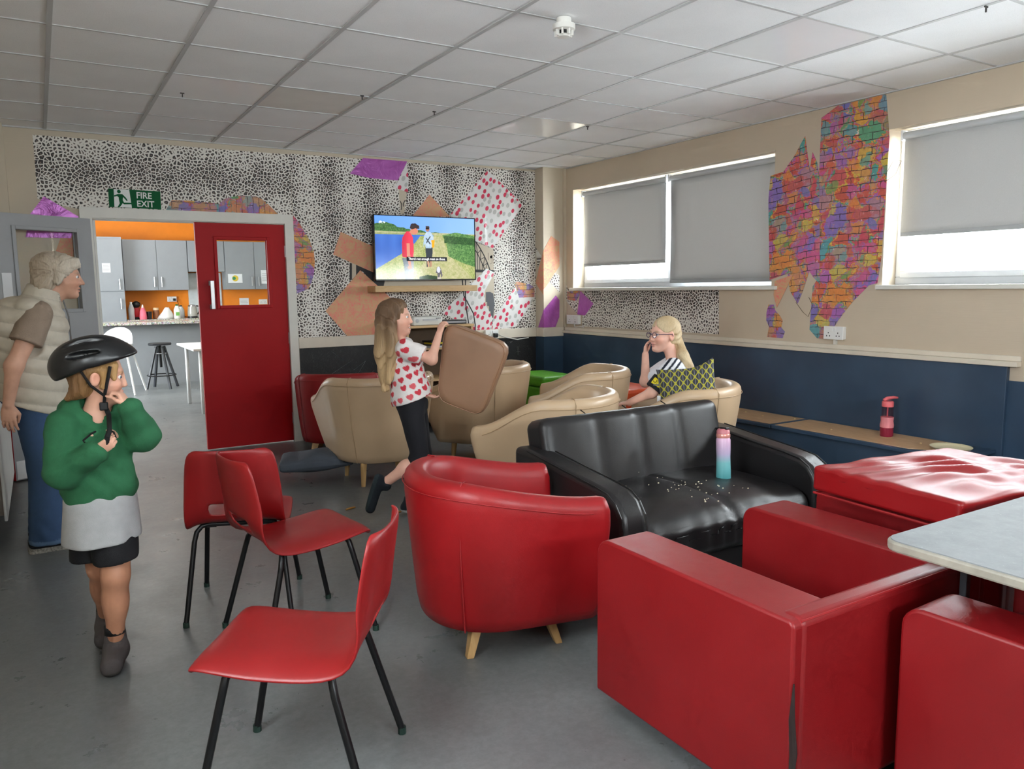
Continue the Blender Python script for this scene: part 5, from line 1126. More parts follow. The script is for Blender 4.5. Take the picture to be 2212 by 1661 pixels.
# ================================================================ person 1: older woman at the left
def woman():
    o = thing('person', 'person in cream quilted vest and wide blue jeans leaning forward beside the radiator', 'person', (-.044, 4.85, 0), LR(-.044, 4.85))
    hd = Head((.150, 0, 1.462), (1, -.03, -.06), sc=1.0, nose=.95)
    pr = [('e', (-.03, 0, .88), (.13, .155, .13)), ('e', (-.01, 0, 1.02), (.125, .14, .14)), ('e', (-.01, 0, 1.18), (.13, .155, .15)), ('c', (.01, -.14, 1.285), (.01, .14, 1.285), .055, .055), ('c', (.05, 0, 1.30), (.115, 0, 1.385), .06, .052),
          ('c', (.115, 0, 1.375), (.15, 0, 1.43), .05, .052)]
    RA = [(.03, -.165, 1.255), (-.09, -.205, 1.015), (-.13, -.20, .82)]; LA = [(.02, .175, 1.265), (.04, .22, 1.0), (.12, .2, .80)]
    for A in (RA, LA): pr += [('c', A[0], A[1], .05, .040), ('c', A[1], A[2], .040, .026)]
    for y in (-.085, .085): pr += [('c', (-.02, y, .84), (.02, y*1.05, .46), .085, .055), ('c', (.02, y*1.05, .46), (-.02, y*1.05, .09), .052, .038), ('c', (-.05, y*1.05, .045), (.085, y*1.05, .035), .035, .03)]
    hands = [hand_f(RA[2], (-.05, .02, -1), (.3, 1, 0), 1, .95, .25), hand_f(LA[2], (.1, 0, -1), (0, -1, 0), 1, .95, .3)]
    F = body_f(pr, hd, hands)
    sk = C_(208, 160, 136)
    def paint(V):
        col = np.tile(sk, (len(V), 1)); col *= (1+.10*noise3(V, 45, 3))[:, None]; hd.paint(V, sk, col, C_(150, 130, 112), lip=C_(176, 96, 88)); return col
    b = organic('body', F, (-.36, -.33, 0), (.36, .33, 1.62), .0045, MSKIN, o, paint); hd.eyes(o, (1, -.1, -.1))
    # T-shirt sleeves and body under the vest
    for pts, sd, cut, ax_ in (((('c', (.03, -.15, 1.27), (-.035, -.185, 1.12), .072, .078),), -1, (-.032, -.185, 1.125), (-.075, -.04, -.17)), ((('c', (.02, .15, 1.27), (.03, .2, 1.12), .072, .075),), 1, (.03, .2, 1.13), (.01, .05, -.17))):
        organic('t_shirt_sleeve', lambda P, pts=pts, cut=cut, ax_=ax_: smax(chain(P, list(pts), .03)+.004*noise3(P, 60, 1), (P-np.array(cut))@unit(ax_), .004), (-.25, -.31 if sd < 0 else .02, 1.0), (.16, -.02 if sd < 0 else .31, 1.38), .006, MCLOTH, o, lambda V: np.tile(C_(150, 132, 116), (len(V), 1)))
    # jeans: wide legs
    def fj(P):
        d = chain(P, [('e', (-.03, 0, .87), (.155, .175, .14))]+[q for y in (-.085, .085) for q in (('c', (-.02, y, .84), (.015, y*1.1, .46), .108, .090, {'k': .03}), ('c', (.015, y*1.1, .46), (.0, y*1.1, .06), .088, .102, {'k': .03}))], .03)
        d += .004*noise3(P*np.array((1, 1, .5)), 50, 2)+.0025*np.sin(P[:, 2]*60+8*np.sin(P[:, 0]*9))*np.clip((.3-P[:, 2])*4, 0, 1); return smax(d, .048-P[:, 2], .004)
    def pj(V):
        c = np.tile(C_(58, 84, 120), (len(V), 1)); c *= (1+.22*noise3(V*np.array((1, 1, .35)), 30, 5))[:, None]; c = np.where((V[:, 2] < .075)[:, None], C_(88, 114, 146), c); return c
    organic('jeans', fj, (-.24, -.27, 0), (.2, .27, 1.05), .006, MCLOTH, o, pj)
    # quilted vest
    hemn = unit((.40, 0, 1))
    def fv(P):
        q = P.copy(); d = chain(P, [('e', (-.025, 0, .80), (.182, .20, .17)), ('e', (-.03, 0, .90), (.172, .19, .20)), ('e', (-.005, 0, 1.05), (.17, .18, .18)), ('e', (.005, 0, 1.2), (.168, .185, .155)), ('c', (.005, -.135, 1.285), (.005, .135, 1.285), .072, .072), ('e', (-.085, 0, 1.23), (.105, .155, .12))], .05)
        s = P@unit((.25, 0, 1)); d -= .011*np.abs(np.sin(s*math.pi/.078))**.7-.006; d += .003*noise3(P, 70, 8)
        arm = d_cone(P, (.03, -.27, 1.235), (-.015, -.215, 1.12), .08, .08); d = smax(d, -(arm), .01)      # arm hole
        d = smax(d, -((P@hemn)-(.815-.129*.40+.0)*unit((.40, 0, 1))[2]/unit((.40, 0, 1))[2]*hemn[2]), .008)
        col = d_cone(P, (.04, 0, 1.30), (.08, 0, 1.40), .10, .088); ci = d_cone(P, (.045, 0, 1.30), (.115, 0, 1.47), .072, .071); top = (P-np.array((.08, 0, 1.405)))@unit((.35, 0, 1)); colr = smax(smax(col, -ci, .006), top, .01)
        d = smin(d, colr, .015); ci2 = d_cone(P, (.09, 0, 1.36), (.13, 0, 1.47), .066, .07); return smax(d, -ci2, .006)
    def pv(V):
        c = np.tile(C_(196, 188, 172), (len(V), 1)); s = V@unit((.25, 0, 1)); m = np.abs(np.sin(s*math.pi/.078)) < .12; c[m] *= .86; return c
    organic('quilted_vest', fv, (-.26, -.25, .68), (.26, .25, 1.47), .0055, MPUFF, o, pv)
    MB().tube([(.165, -.02, .95), (.178, -.02, 1.1), (.175, -.02, 1.25), (.152, -.01, 1.36)], .004, 5).build('zip', M('zip_dark', (70, 66, 62), .4), o)
    # hair
    def fh(P):
        d = chain(P, [('e', (.122, 0, 1.512), (.112, .098, .088)), ('e', (.078, 0, 1.445), (.070, .088, .075)), ('e', (.172, 0, 1.532), (.055, .080, .030), {'R': frame((1, 0, -.8))}), ('c', (.225, -.05, 1.535), (.246, -.052, 1.485), .026, .012), ('c', (.15, -.082, 1.50), (.138, -.090, 1.43), .02, .010), ('c', (.15, .082, 1.50), (.138, .090, 1.43), .02, .010), ('c', (.06, -.05, 1.42), (.045, -.05, 1.385), .04, .02), ('c', (.06, .05, 1.42), (.045, .05, 1.385), .04, .02)], .025)
        d = smax(d, -d_ell(P, (.246, 0, 1.43), (.080, .13, .090)), .022); d = smax(d, -d_ell(P, (.185, 0, 1.375), (.065, .12, .05)), .012)
        a = np.arctan2(P[:, 2]-1.50, P[:, 0]-.13); q = np.stack([a*.12, P[:, 1], np.hypot(P[:, 0]-.13, P[:, 2]-1.50)*.35], 1); d += .009*noise3(P, 40, 4)+.006*noise3(q, 150, 9)+.003*noise3(q, 330, 2); return d
    def ph(V):
        t = np.clip((V[:, 0]-.06)/.2+.25*noise3(V, 40, 6), 0, 1)[:, None]; return C_(178, 162, 142)*(1-t)+C_(212, 202, 186)*t
    organic('hair', fh, (.0, -.14, 1.34), (.34, .14, 1.64), .0045, MHAIR, o, ph, 1)
    MB().ball(hd.w(-.006, -.090, -.036), .007, 8, 6).build('pearl_earring', M('pearl', (240, 232, 214), .2), o, smooth=True)
    for y in (-.093, .093):
        s = organic('shoe', lambda P, y=y: smax(chain(P, [('c', (-.06, y, .05), (.09, y, .042), .044, .038), ('e', (.05, y, .045), (.07, .045, .04))], .02), .022-P[:, 2], .003), (-.13, y-.08, 0), (.16, y+.08, .14), .006, MCLOTH, o, lambda V: np.tile(C_(34, 34, 38), (len(V), 1)))
        rs = [(-.105+.235*k/15, y) for k in range(16)]
        MB().prism([(x, yy) for x, yy in rrect(-.108, y-.046, .135, y+.046, .04)], 'z', 0, .026).build('patterned_sole', M('pale_patterned_sole', (150, 146, 138), .7, var=.6, vs=90), o)
    return o
woman()
# ================================================================ person 2: boy with cycle helmet
def boy():
    o = thing('person', 'person in green hoodie and black cycle helmet holding the chin strap', 'person', (.16, 3.12, 0), LR(.16, 3.12))
    hd = Head((.0, -.01, 1.082), (.99, -.06, -.12), sc=.88)
    RS, LS = v3(-.122, -.03, .915), v3(.075, .035, .92)
    RA = [RS, v3(-.13, -.085, .765), v3(-.022, -.155, .835)]; LA = [LS, v3(.13, -.045, .858), v3(.090, -.115, .978)]
    pr = [('e', (-.025, .02, .60), (.098, .085, .085)), ('e', (-.025, .01, .70), (.098, .085, .10)), ('e', (-.027, .0, .83), (.108, .085, .105)), ('c', (-.10, -.02, .915), (.05, .03, .925), .04, .04), ('c', (-.02, .01, .93), (.0, -.005, 1.01), .042, .040)]
    for A in (RA, LA): pr += [('c', A[0], A[1], .036, .030), ('c', A[1], A[2], .030, .021)]
    L1 = [(.018, .02, .56), (.006, -.04, .35), (-.010, -.005, .10)]; L2 = [(-.055, .05, .56), (-.040, .10, .345), (-.035, .225, .11)]
    for A in (L1, L2): pr += [('c', A[0], A[1], .068, .046), ('e', (np.array(A[1])*.62+np.array(A[2])*.38)+v3(0, .012, 0), (.043, .046, .075)), ('c', A[1], A[2], .041, .030)]
    hands = [hand_f(RA[2], (.75, -.25, .55), (.2, .85, .5), -1, .62, .85, thumbin=.9), hand_f(LA[2], (-.45, .25, .85), (-.75, .3, -.3), 1, .64, .80, thumbin=.9)]
    F = body_f(pr, hd, hands); sk = C_(222, 170, 146)
    def paint(V):
        col = np.tile(sk, (len(V), 1)); col[V[:, 2] < .45] = C_(196, 140, 110); col *= (1+.06*noise3(V, 30, 3))[:, None]; hd.paint(V, sk, col, C_(170, 130, 80)); return col
    organic('body', F, (-.26, -.30, 0), (.26, .34, 1.24), .0036, MSKIN, o, paint); hd.eyes(o, (1, -.2, -.1))
    def slv(P, A, r0, r1): return [('c', A[0], A[1], r0, r1+.006), ('c', A[1], A[2]+(A[1]-A[2])*.06, r1+.004, r1-.008)]
    hn = unit((-.10, -.1, 1))
    def fhd(P):
        d = chain(P, [('e', (-.022, .01, .68), (.126, .110, .13)), ('e', (-.025, .01, .80), (.122, .105, .14)), ('c', (-.095, -.02, .905), (.045, .03, .91), .056, .056), ('c', (-.02, .02, .945), (-.02, .02, .955), .078, .078)]+slv(P, RA, .056, .050)+slv(P, LA, .056, .050), .028)
        fold = .0035*noise3(P*np.array((1, 1, .6)), 60, 11)+.0022*np.sin(P@np.array((26, 14, 85))+3*np.sin(P[:, 0]*24)); d += fold
        neck = d_cone(P, (-.015, -.012, .94), (.0, -.03, 1.06), .047, .062); d = smax(d, -neck, .01)
        # hood rolled behind the neck
        hood = smax(d_ell(P, (-.030, .035, .965), (.108, .092, .058)), -d_ell(P, (-.005, -.02, 1.01), (.075, .080, .075)), .012); d = smin(d, hood, .02)
        kp = smax(d_ell(P, (.0, -.075, .70), (.10, .055, .065)), -(P[:, 1]+.02), .01); return smax(smin(d, kp, .015), -((P-v3(-.025, 0, .592))@hn), .006)
    def pg(V):
        c = np.tile(C_(44, 106, 70), (len(V), 1)); c *= (1+.10*noise3(V, 25, 7))[:, None]; t = (V-v3(-.025, 0, .592))@hn; r = (t < .045) & (np.sin(np.arctan2(V[:, 1], V[:, 0])*110) > .2); c[r] *= .86; return c
    organic('green_hoodie', fhd, (-.27, -.28, .5), (.27, .22, 1.07), .0055, MCLOTH, o, pg)
    for A in (RA, LA):
        p = A[2]+(A[1]-A[2])*.10; d = unit(A[2]-A[1]); MB().tube([p-d*.012, p+d*.012], .036, 16).build('cuff', M('green_rib_cuff', (30, 98, 56), .9), o, smooth=True)
    def fg(P):
        d = chain(P, [('c', (-.022, .02, .62), (-.024, .03, .48), .122, .134)], .03); q = np.abs(P[:, 1]-.02); d = np.maximum(d, d_ell(P, (-.026, .02, .55), (.17, .13, .5))); d += .004*np.sin(np.arctan2(P[:, 1], P[:, 0])*6)*np.clip((.6-P[:, 2])*6, 0, 1)
        return smax(d, -((P-v3(-.025, 0, .478))@unit((-.05, -.03, 1))), .004)
    organic('grey_shirt_tail', fg, (-.2, -.2, .42), (.2, .22, .68), .006, MCLOTH, o, lambda V: np.tile(C_(178, 180, 182), (len(V), 1)))
    def fb(P):
        d = chain(P, [('c', L1[0], v3(.010, -.03, .42), .078, .078), ('c', L2[0], v3(-.062, .07, .40), .080, .078)], .02); return smax(d+.003*noise3(P, 60, 4), .405+.0*P[:, 0]-P[:, 2]+.09*P[:, 0], .004)
    organic('black_shorts', fb, (-.2, -.18, .36), (.16, .2, .66), .006, MCLOTH, o, lambda V: np.tile(C_(26, 26, 30), (len(V), 1)))
    # helmet
    hc = hd.w(-.012, 0, .066); Rh = frame((.985, -.10, .15))
    def fhl(P):
        q = (P-hc)@Rh; d = d_ell(q, (-.012, 0, 0), (.136, .102, .090)); d = smin(d, d_ell(q, (.075, 0, -.005), (.062, .078, .036)), .03); d = smin(d, d_ell(q, (-.075, 0, -.02), (.068, .086, .05)), .03)
        low = -(q[:, 2]+.020+.26*np.clip(-q[:, 0]-.02, 0, 1)-.12*np.clip(q[:, 0], 0, 1)); d = smax(d, low, .008)
        for y in (0, .040, -.040): d = smax(d, -d_ell(q, (-.02, y*1.25, .088-abs(y)*.42), (.085, .0085, .016)), .004)
        for y in (.078, -.078): d = smax(d, -d_ell(q, (-.03, y*1.12, .030), (.06, .012, .011)), .004)
        return smax(d, -d_ell(q, (-.010, 0, -.02), (.108, .084, .085)), .004)
    t = NT('helmet_shell'); t.set(Base_Color=hexc(20, 21, 23), Roughness=.32)
    hl = organic('helmet', fhl, hc-.2, hc+.2, .0042, t.m, o); hl['label'] = 'black cycle helmet'
    MST = M('black_webbing', (18, 18, 20), .8)
    for y in (1, -1):
        pts = [hd.w(.045, .085*y, .05), hd.w(.04, .084*y, 0), hd.w(.032, .070*y, -.06), hd.w(.03, .045*y, -.105)]; MB().tube(pts, .011, 6, flat=.55).build('strap', MST, o)
        pts = [hd.w(-.06, .085*y, .03), hd.w(-.02, .082*y, -.03), hd.w(.03, .068*y, -.07)]; MB().tube(pts, .009, 6, flat=.55).build('strap', MST, o)
    hx = RA[2]+v3(.035, -.012, .03); st = [hd.w(.03, -.045, -.105), hd.w(.05, -.055, -.15), (hd.w(.05, -.055, -.15)+hx)/2+v3(.004, -.03, 0), hx+v3(0, -.01, .02), hx]; MB().tube(st, .0115, 6, flat=.75).build('chin_strap', MST, o)
    MB().box(hd.w(.03, -.05, -.115)-.014, hd.w(.03, -.05, -.115)+.014).build('buckle', MBLACK, o, bevel=.004)
    for s in (-1, 1): MB().tube([v3(-.0+s*.02, -.115, .90), v3(s*.035, -.13, .895), v3(s*.05-.01, -.132, .875), v3(s*.045-.01, -.13, .868)], .0035, 5).build('drawstring', MST, o)
    def fhr(P):
        q = hd.inv(P); d = chain(q, [('e', (-.02, 0, .03), (.097, .084, .088)), ('e', (-.052, 0, -.025), (.048, .070, .055)), ('c', (.02, -.076, .03), (.022, -.074, -.035), .020, .011), ('c', (.02, .076, .03), (.022, .074, -.035), .020, .011), ('c', (.055, -.05, .05), (.062, -.060, .0), .020, .010), ('c', (-.06, -.03, -.06), (-.10, -.02, -.095), .035, .012), ('c', (-.06, .03, -.06), (-.09, .02, -.10), .035, .012)], .02)
        d = smax(d, -d_ell(q, (.088, 0, -.035), (.062, .07, .075)), .01); d = smax(d, -d_ell(q, (-.004, -.085, -.008), (.022, .02, .03)), .006); d += .004*np.sin(q[:, 0]*170+20*np.sin(q[:, 1]*30))*np.clip(.02-q[:, 2], 0, .06)*14+.003*noise3(q, 60, 4); return d*hd.s
    organic('hair', fhr, hd.c-.17, hd.c+.13, .004, MHAIR, o, lambda V: C_(126, 92, 58)+(C_(184, 144, 92)-C_(126, 92, 58))*np.clip((hd.inv(V)[:, 0]+.06)/.12+.3*noise3(V, 60, 1), 0, 1)[:, None])
    for (a, tx, nm) in ((L1[2], (-.02, -.095, 0), 0), (L2[2], (-.012, -.095, 0), 1)):
        a = np.array(a); fl = v3(a[0], a[1], 0); t_ = fl+v3(*tx); z0 = 0.0 if nm == 0 else .012
        def fsh(P, fl=fl, t_=t_, z0=z0): return smax(chain(P, [('c', fl+v3(0, .03, .045+z0), t_+v3(0, 0, .036+z0), .043, .038), ('c', fl+v3(0, .01, .05+z0), fl+v3(0, .01, .115+z0), .042, .037)], .02), .002+z0-P[:, 2], .004)
        organic('shoe', fsh, fl+v3(-.11, -.19, 0), fl+v3(.11, .12, .18), .005, MCLOTH, o, lambda V, z0=z0: np.where((V[:, 2] < .022+z0)[:, None], C_(70, 66, 64), C_(86, 80, 80))*np.ones((len(V), 1)))
        MB().tube([a+v3(0, .0, .02), a+v3(0, 0, .05)], .036, 14).build('sock', M('black_sock', (28, 28, 30), .9), o, smooth=True)
    return o
boy()
# ================================================================ person 3: running girl with a brown pad
GIRL = (1.87, 4.25, 0)
def runner():
    o = thing('person', 'person in heart print shirt and black leggings running with a brown pad', 'person', GIRL, LR(*GIRL[:2]))
    hd = Head((-.078, 0, 1.205), (1, -.14, .04), sc=.92, smile=1)
    NA = [v3(-.02, -.115, 1.03), v3(.125, -.15, .968), v3(.172, -.125, 1.115)]; FA = [v3(-.03, .115, 1.03), v3(.06, .10, .85), v3(.085, -.02, .745)]
    pr = [('e', (.005, 0, .68), (.082, .10, .085)), ('e', (-.012, 0, .78), (.078, .095, .10)), ('e', (-.035, 0, .93), (.083, .11, .11)), ('c', (-.035, -.10, 1.035), (-.035, .10, 1.035), .036, .036), ('c', (-.055, 0, 1.04), (-.068, 0, 1.13), .038, .037)]
    for A in (NA, FA): pr += [('c', A[0], A[1], .034, .029), ('c', A[1], A[2], .029, .020)]
    T_ = [v3(.0, -.062, .66), v3(.045, -.075, .375), v3(-.178, -.075, .222)]; S_ = [v3(.02, .06, .66), v3(.06, .05, .375), v3(-.03, .03, .085)]
    for A in (T_, S_): pr += [('c', A[0], A[1], .066, .044), ('e', A[1]*.62+A[2]*.38+v3(-.008, 0, -.006), (.042, .04, .05)), ('c', A[1], A[2], .040, .028)]
    hands = [hand_f(NA[2], (.35, .12, .93), (.75, .62, -.1), 1, .64, .42, curls=[.45, .5, .52, .55], thumbin=.3), hand_f(FA[2], (.92, .1, -.32), (.1, .1, 1), -1, .64, .30, thumbin=.3)]
    F = body_f(pr, hd, hands); sk = C_(224, 172, 150)
    def paint(V):
        col = np.tile(sk, (len(V), 1)); col *= (1+.05*noise3(V, 30, 3))[:, None]; hd.paint(V, sk, col, C_(150, 112, 84)); return col
    organic('body', F, (-.34, -.26, 0), (.34, .24, 1.36), .0038, MSKIN, o, paint); hd.eyes(o, (1, -.1, -.1)); hd.teeth(o)
    hn = unit((-.33, 0, 1))
    def ft(P):
        d = chain(P, [('e', (.0, 0, .74), (.125, .135, .16)), ('e', (-.02, 0, .88), (.105, .125, .14)), ('e', (-.035, 0, .98), (.095, .12, .08)), ('c', (-.035, -.09, 1.03), (-.035, .09, 1.03), .050, .050), ('c', NA[0], NA[0]+(NA[1]-NA[0])*.72, .056, .062), ('c', FA[0], FA[0]+(FA[1]-FA[0])*.6, .054, .058)], .03)
        d += .005*noise3(P*np.array((1, 1, .45)), 55, 9)+.004*np.sin(np.arctan2(P[:, 1], P[:, 0])*8+3)*np.clip((.85-P[:, 2])*4, 0, 1)
        d = smax(d, -((P-v3(.0, 0, .715))@hn), .004); d = smax(d, -d_cone(P, (-.055, -.0, 1.06), (-.06, 0, 1.15), .05, .062), .006)
        e = NA[0]+(NA[1]-NA[0])*.66; cut = (P-e)@unit(NA[1]-NA[0]); m = np.linalg.norm(P-e, axis=1) < .12; d = np.where(m, smax(d, np.where(P[:, 0] > .02, cut, -1), .004), d); return d
    hearts = np.random.RandomState(12)
    def pt(V):
        c = np.tile(C_(232, 226, 224), (len(V), 1)); th_ = np.arctan2(V[:, 1], V[:, 0]+.02)*.115; z = V[:, 2]; gs = .052
        ang = .4; a = (th_*math.cos(ang)+z*math.sin(ang))/gs; b = (-th_*math.sin(ang)+z*math.cos(ang))/gs; ia, ib = np.floor(a).astype(int), np.floor(b).astype(int)
        hsh = (np.sin(ia*12.9898+ib*78.233)*43758.5453) % 1; hs2 = (np.sin(ia*39.3+ib*11.1)*9631.7) % 1
        u = (a-ia-.5-(hsh-.5)*.3)*2.6; v = (b-ib-.5-(hs2-.5)*.3)*2.6
        heart = (u*u+v*v-.62)**3-u*u*v*v*v < 0; m = heart & (hsh > .12); c[m] = np.where((hs2[m] > .45)[:, None], C_(206, 58, 72), C_(222, 96, 104)); return c
    organic('heart_print_shirt', ft, (-.22, -.25, .6), (.22, .24, 1.1), .0045, MCLOTH, o, pt)
    def fl_(P):
        d = chain(P, [('e', (.005, 0, .69), (.098, .112, .09)), ('c', T_[0], T_[1], .076, .054), ('c', S_[0], S_[1], .076, .054), ('c', T_[1], T_[1]+(T_[2]-T_[1])*.12, .053, .05), ('c', S_[1], S_[1]+(S_[2]-S_[1])*.16, .053, .05)], .02); return d+.002*noise3(P, 60, 3)
    organic('black_leggings', fl_, (-.15, -.17, .28), (.17, .17, .80), .005, MCLOTH, o, lambda V: np.tile(C_(24, 24, 30), (len(V), 1)))
    # hair: long strands down the back
    def fh(P):
        q = hd.inv(P); wav = .006*np.sin(P[:, 2]*38+P[:, 0]*30)
        d = chain(q, [('e', (-.022, 0, .040), (.100, .084, .088)), ('e', (-.062, 0, -.01), (.064, .084, .082)), ('e', (.015, 0, .085), (.058, .07, .035)), ('c', (.035, -.060, .07), (.0, -.082, -.01), .022, .018), ('c', (.035, .060, .07), (.0, .082, -.01), .022, .018)], .025)
        d = smax(d, -d_ell(q, (.094, 0, -.018), (.078, .078, .092)), .010)*hd.s
        loc = chain(P, [('c', (-.135, -.02, 1.17), (-.150, -.02, 1.0), .062, .058), ('c', (-.150, -.02, 1.0), (-.150, -.03, .79), .056, .022), ('c', (-.105, -.072, 1.18), (-.10, -.09, 1.0), .032, .032), ('c', (-.10, -.09, 1.0), (-.125, -.09, .84), .032, .016), ('c', (-.115, .07, 1.18), (-.13, .07, .95), .035, .025)], .02)
        d = smin(d, loc, .02); a = P[:, 0]*120+P[:, 1]*150; return d+.0045*np.sin(a+5*np.sin(P[:, 2]*16))+.006*noise3(P*np.array((1, 1, .4)), 50, 2)
    def ph(V):
        t = np.clip((1.24-V[:, 2])/.36+.25*noise3(V*np.array((1, 1, .2)), 70, 5), 0, 1)[:, None]; return C_(112, 86, 64)*(1-t)+C_(204, 172, 128)*t
    organic('hair', fh, (-.26, -.16, .72), (.05, .15, 1.34), .0045, MHAIR, o, ph)
    MSO = M('white_trainer_sole', (226, 224, 220), .6)
    def shoe(a, toe, up, nm, sole):
        a = np.array(a); toe = np.array(toe); up = unit(up)
        f = lambda P: chain(P, [('c', a-up*.035-unit(toe-a)*.02, toe, .036, .030), ('c', a-up*.02, a+up*.02, .036, .033)], .02)
        organic('shoe', lambda P: smax(f(P), -((P-(a-up*.062))@up), .003), np.minimum(a, toe)-.09, np.maximum(a, toe)+.09, .0045, MCLOTH, o, lambda V: np.where((((V-(a-up*.062))@up) < .022)[:, None], sole, C_(28, 34, 42))*np.ones((len(V), 1)))
    shoe(S_[2]+v3(0, 0, -.015), S_[2]+v3(.115, -.02, -.05), (0, 0, 1), 'shoe', C_(222, 220, 216))
    dsh = unit(T_[2]-T_[1]); tdir = unit((-.34, 0, -.94)); shoe(T_[2]+dsh*.005, T_[2]+tdir*.155+v3(-.03, 0, 0), (.94, 0, -.34), 'shoe', C_(40, 52, 58))
    return o
runner()
# the pad she carries: rounded, tapering square, right side nearer to the camera
def pad():
    o = thing('seat_pad', 'square brown upholstered pad carried by the running person', 'pad', GIRL, LR(*GIRL[:2]))
    # corners of the near face in her frame
    A = np.array([(.205, -.055, 1.185), (.575, -.20, 1.045), (.405, -.14, .615), (.150, -.035, .71)]); nrm = unit(np.cross(A[1]-A[0], A[3]-A[0]));
    if nrm[1] < 0: nrm = -nrm
    n = 30; V = []; F = []; th_ = .105
    def pos(u, v, w):
        # superellipse rounding of the outline
        p = (A[0]*(1-u)+A[1]*u)*(1-v)+(A[3]*(1-u)+A[2]*u)*v; return p+nrm*th_*w
    c = A.mean(0); q = MB(); rings = []
    for w, s in ((0, .80), (0, .93), (.06, .975), (.2, 1), (.5, 1.005), (.8, 1), (.94, .975), (1, .93), (1, .80)):
        ring = []
        for k in range(48):
            a = 2*math.pi*k/48; ca, sa = math.cos(a), math.sin(a); m = max(abs(ca)**7+abs(sa)**7, 1e-9)**(1/7.); u, v = .5+.5*s*ca/m, .5+.5*s*sa/m; ring.append(tuple(pos(u, v, w)))
        rings.append(ring)
    q.loft(rings).build('upholstery', m_leather('brown_faux_leather_pad', (150, 114, 88), .45, .1), o, smooth=True)
    pts = [r for r in rings[2]]; MB().tube(pts+[pts[0]], .003, 5).build('piping', M('pad_piping', (150, 112, 84), .5), o)
pad()
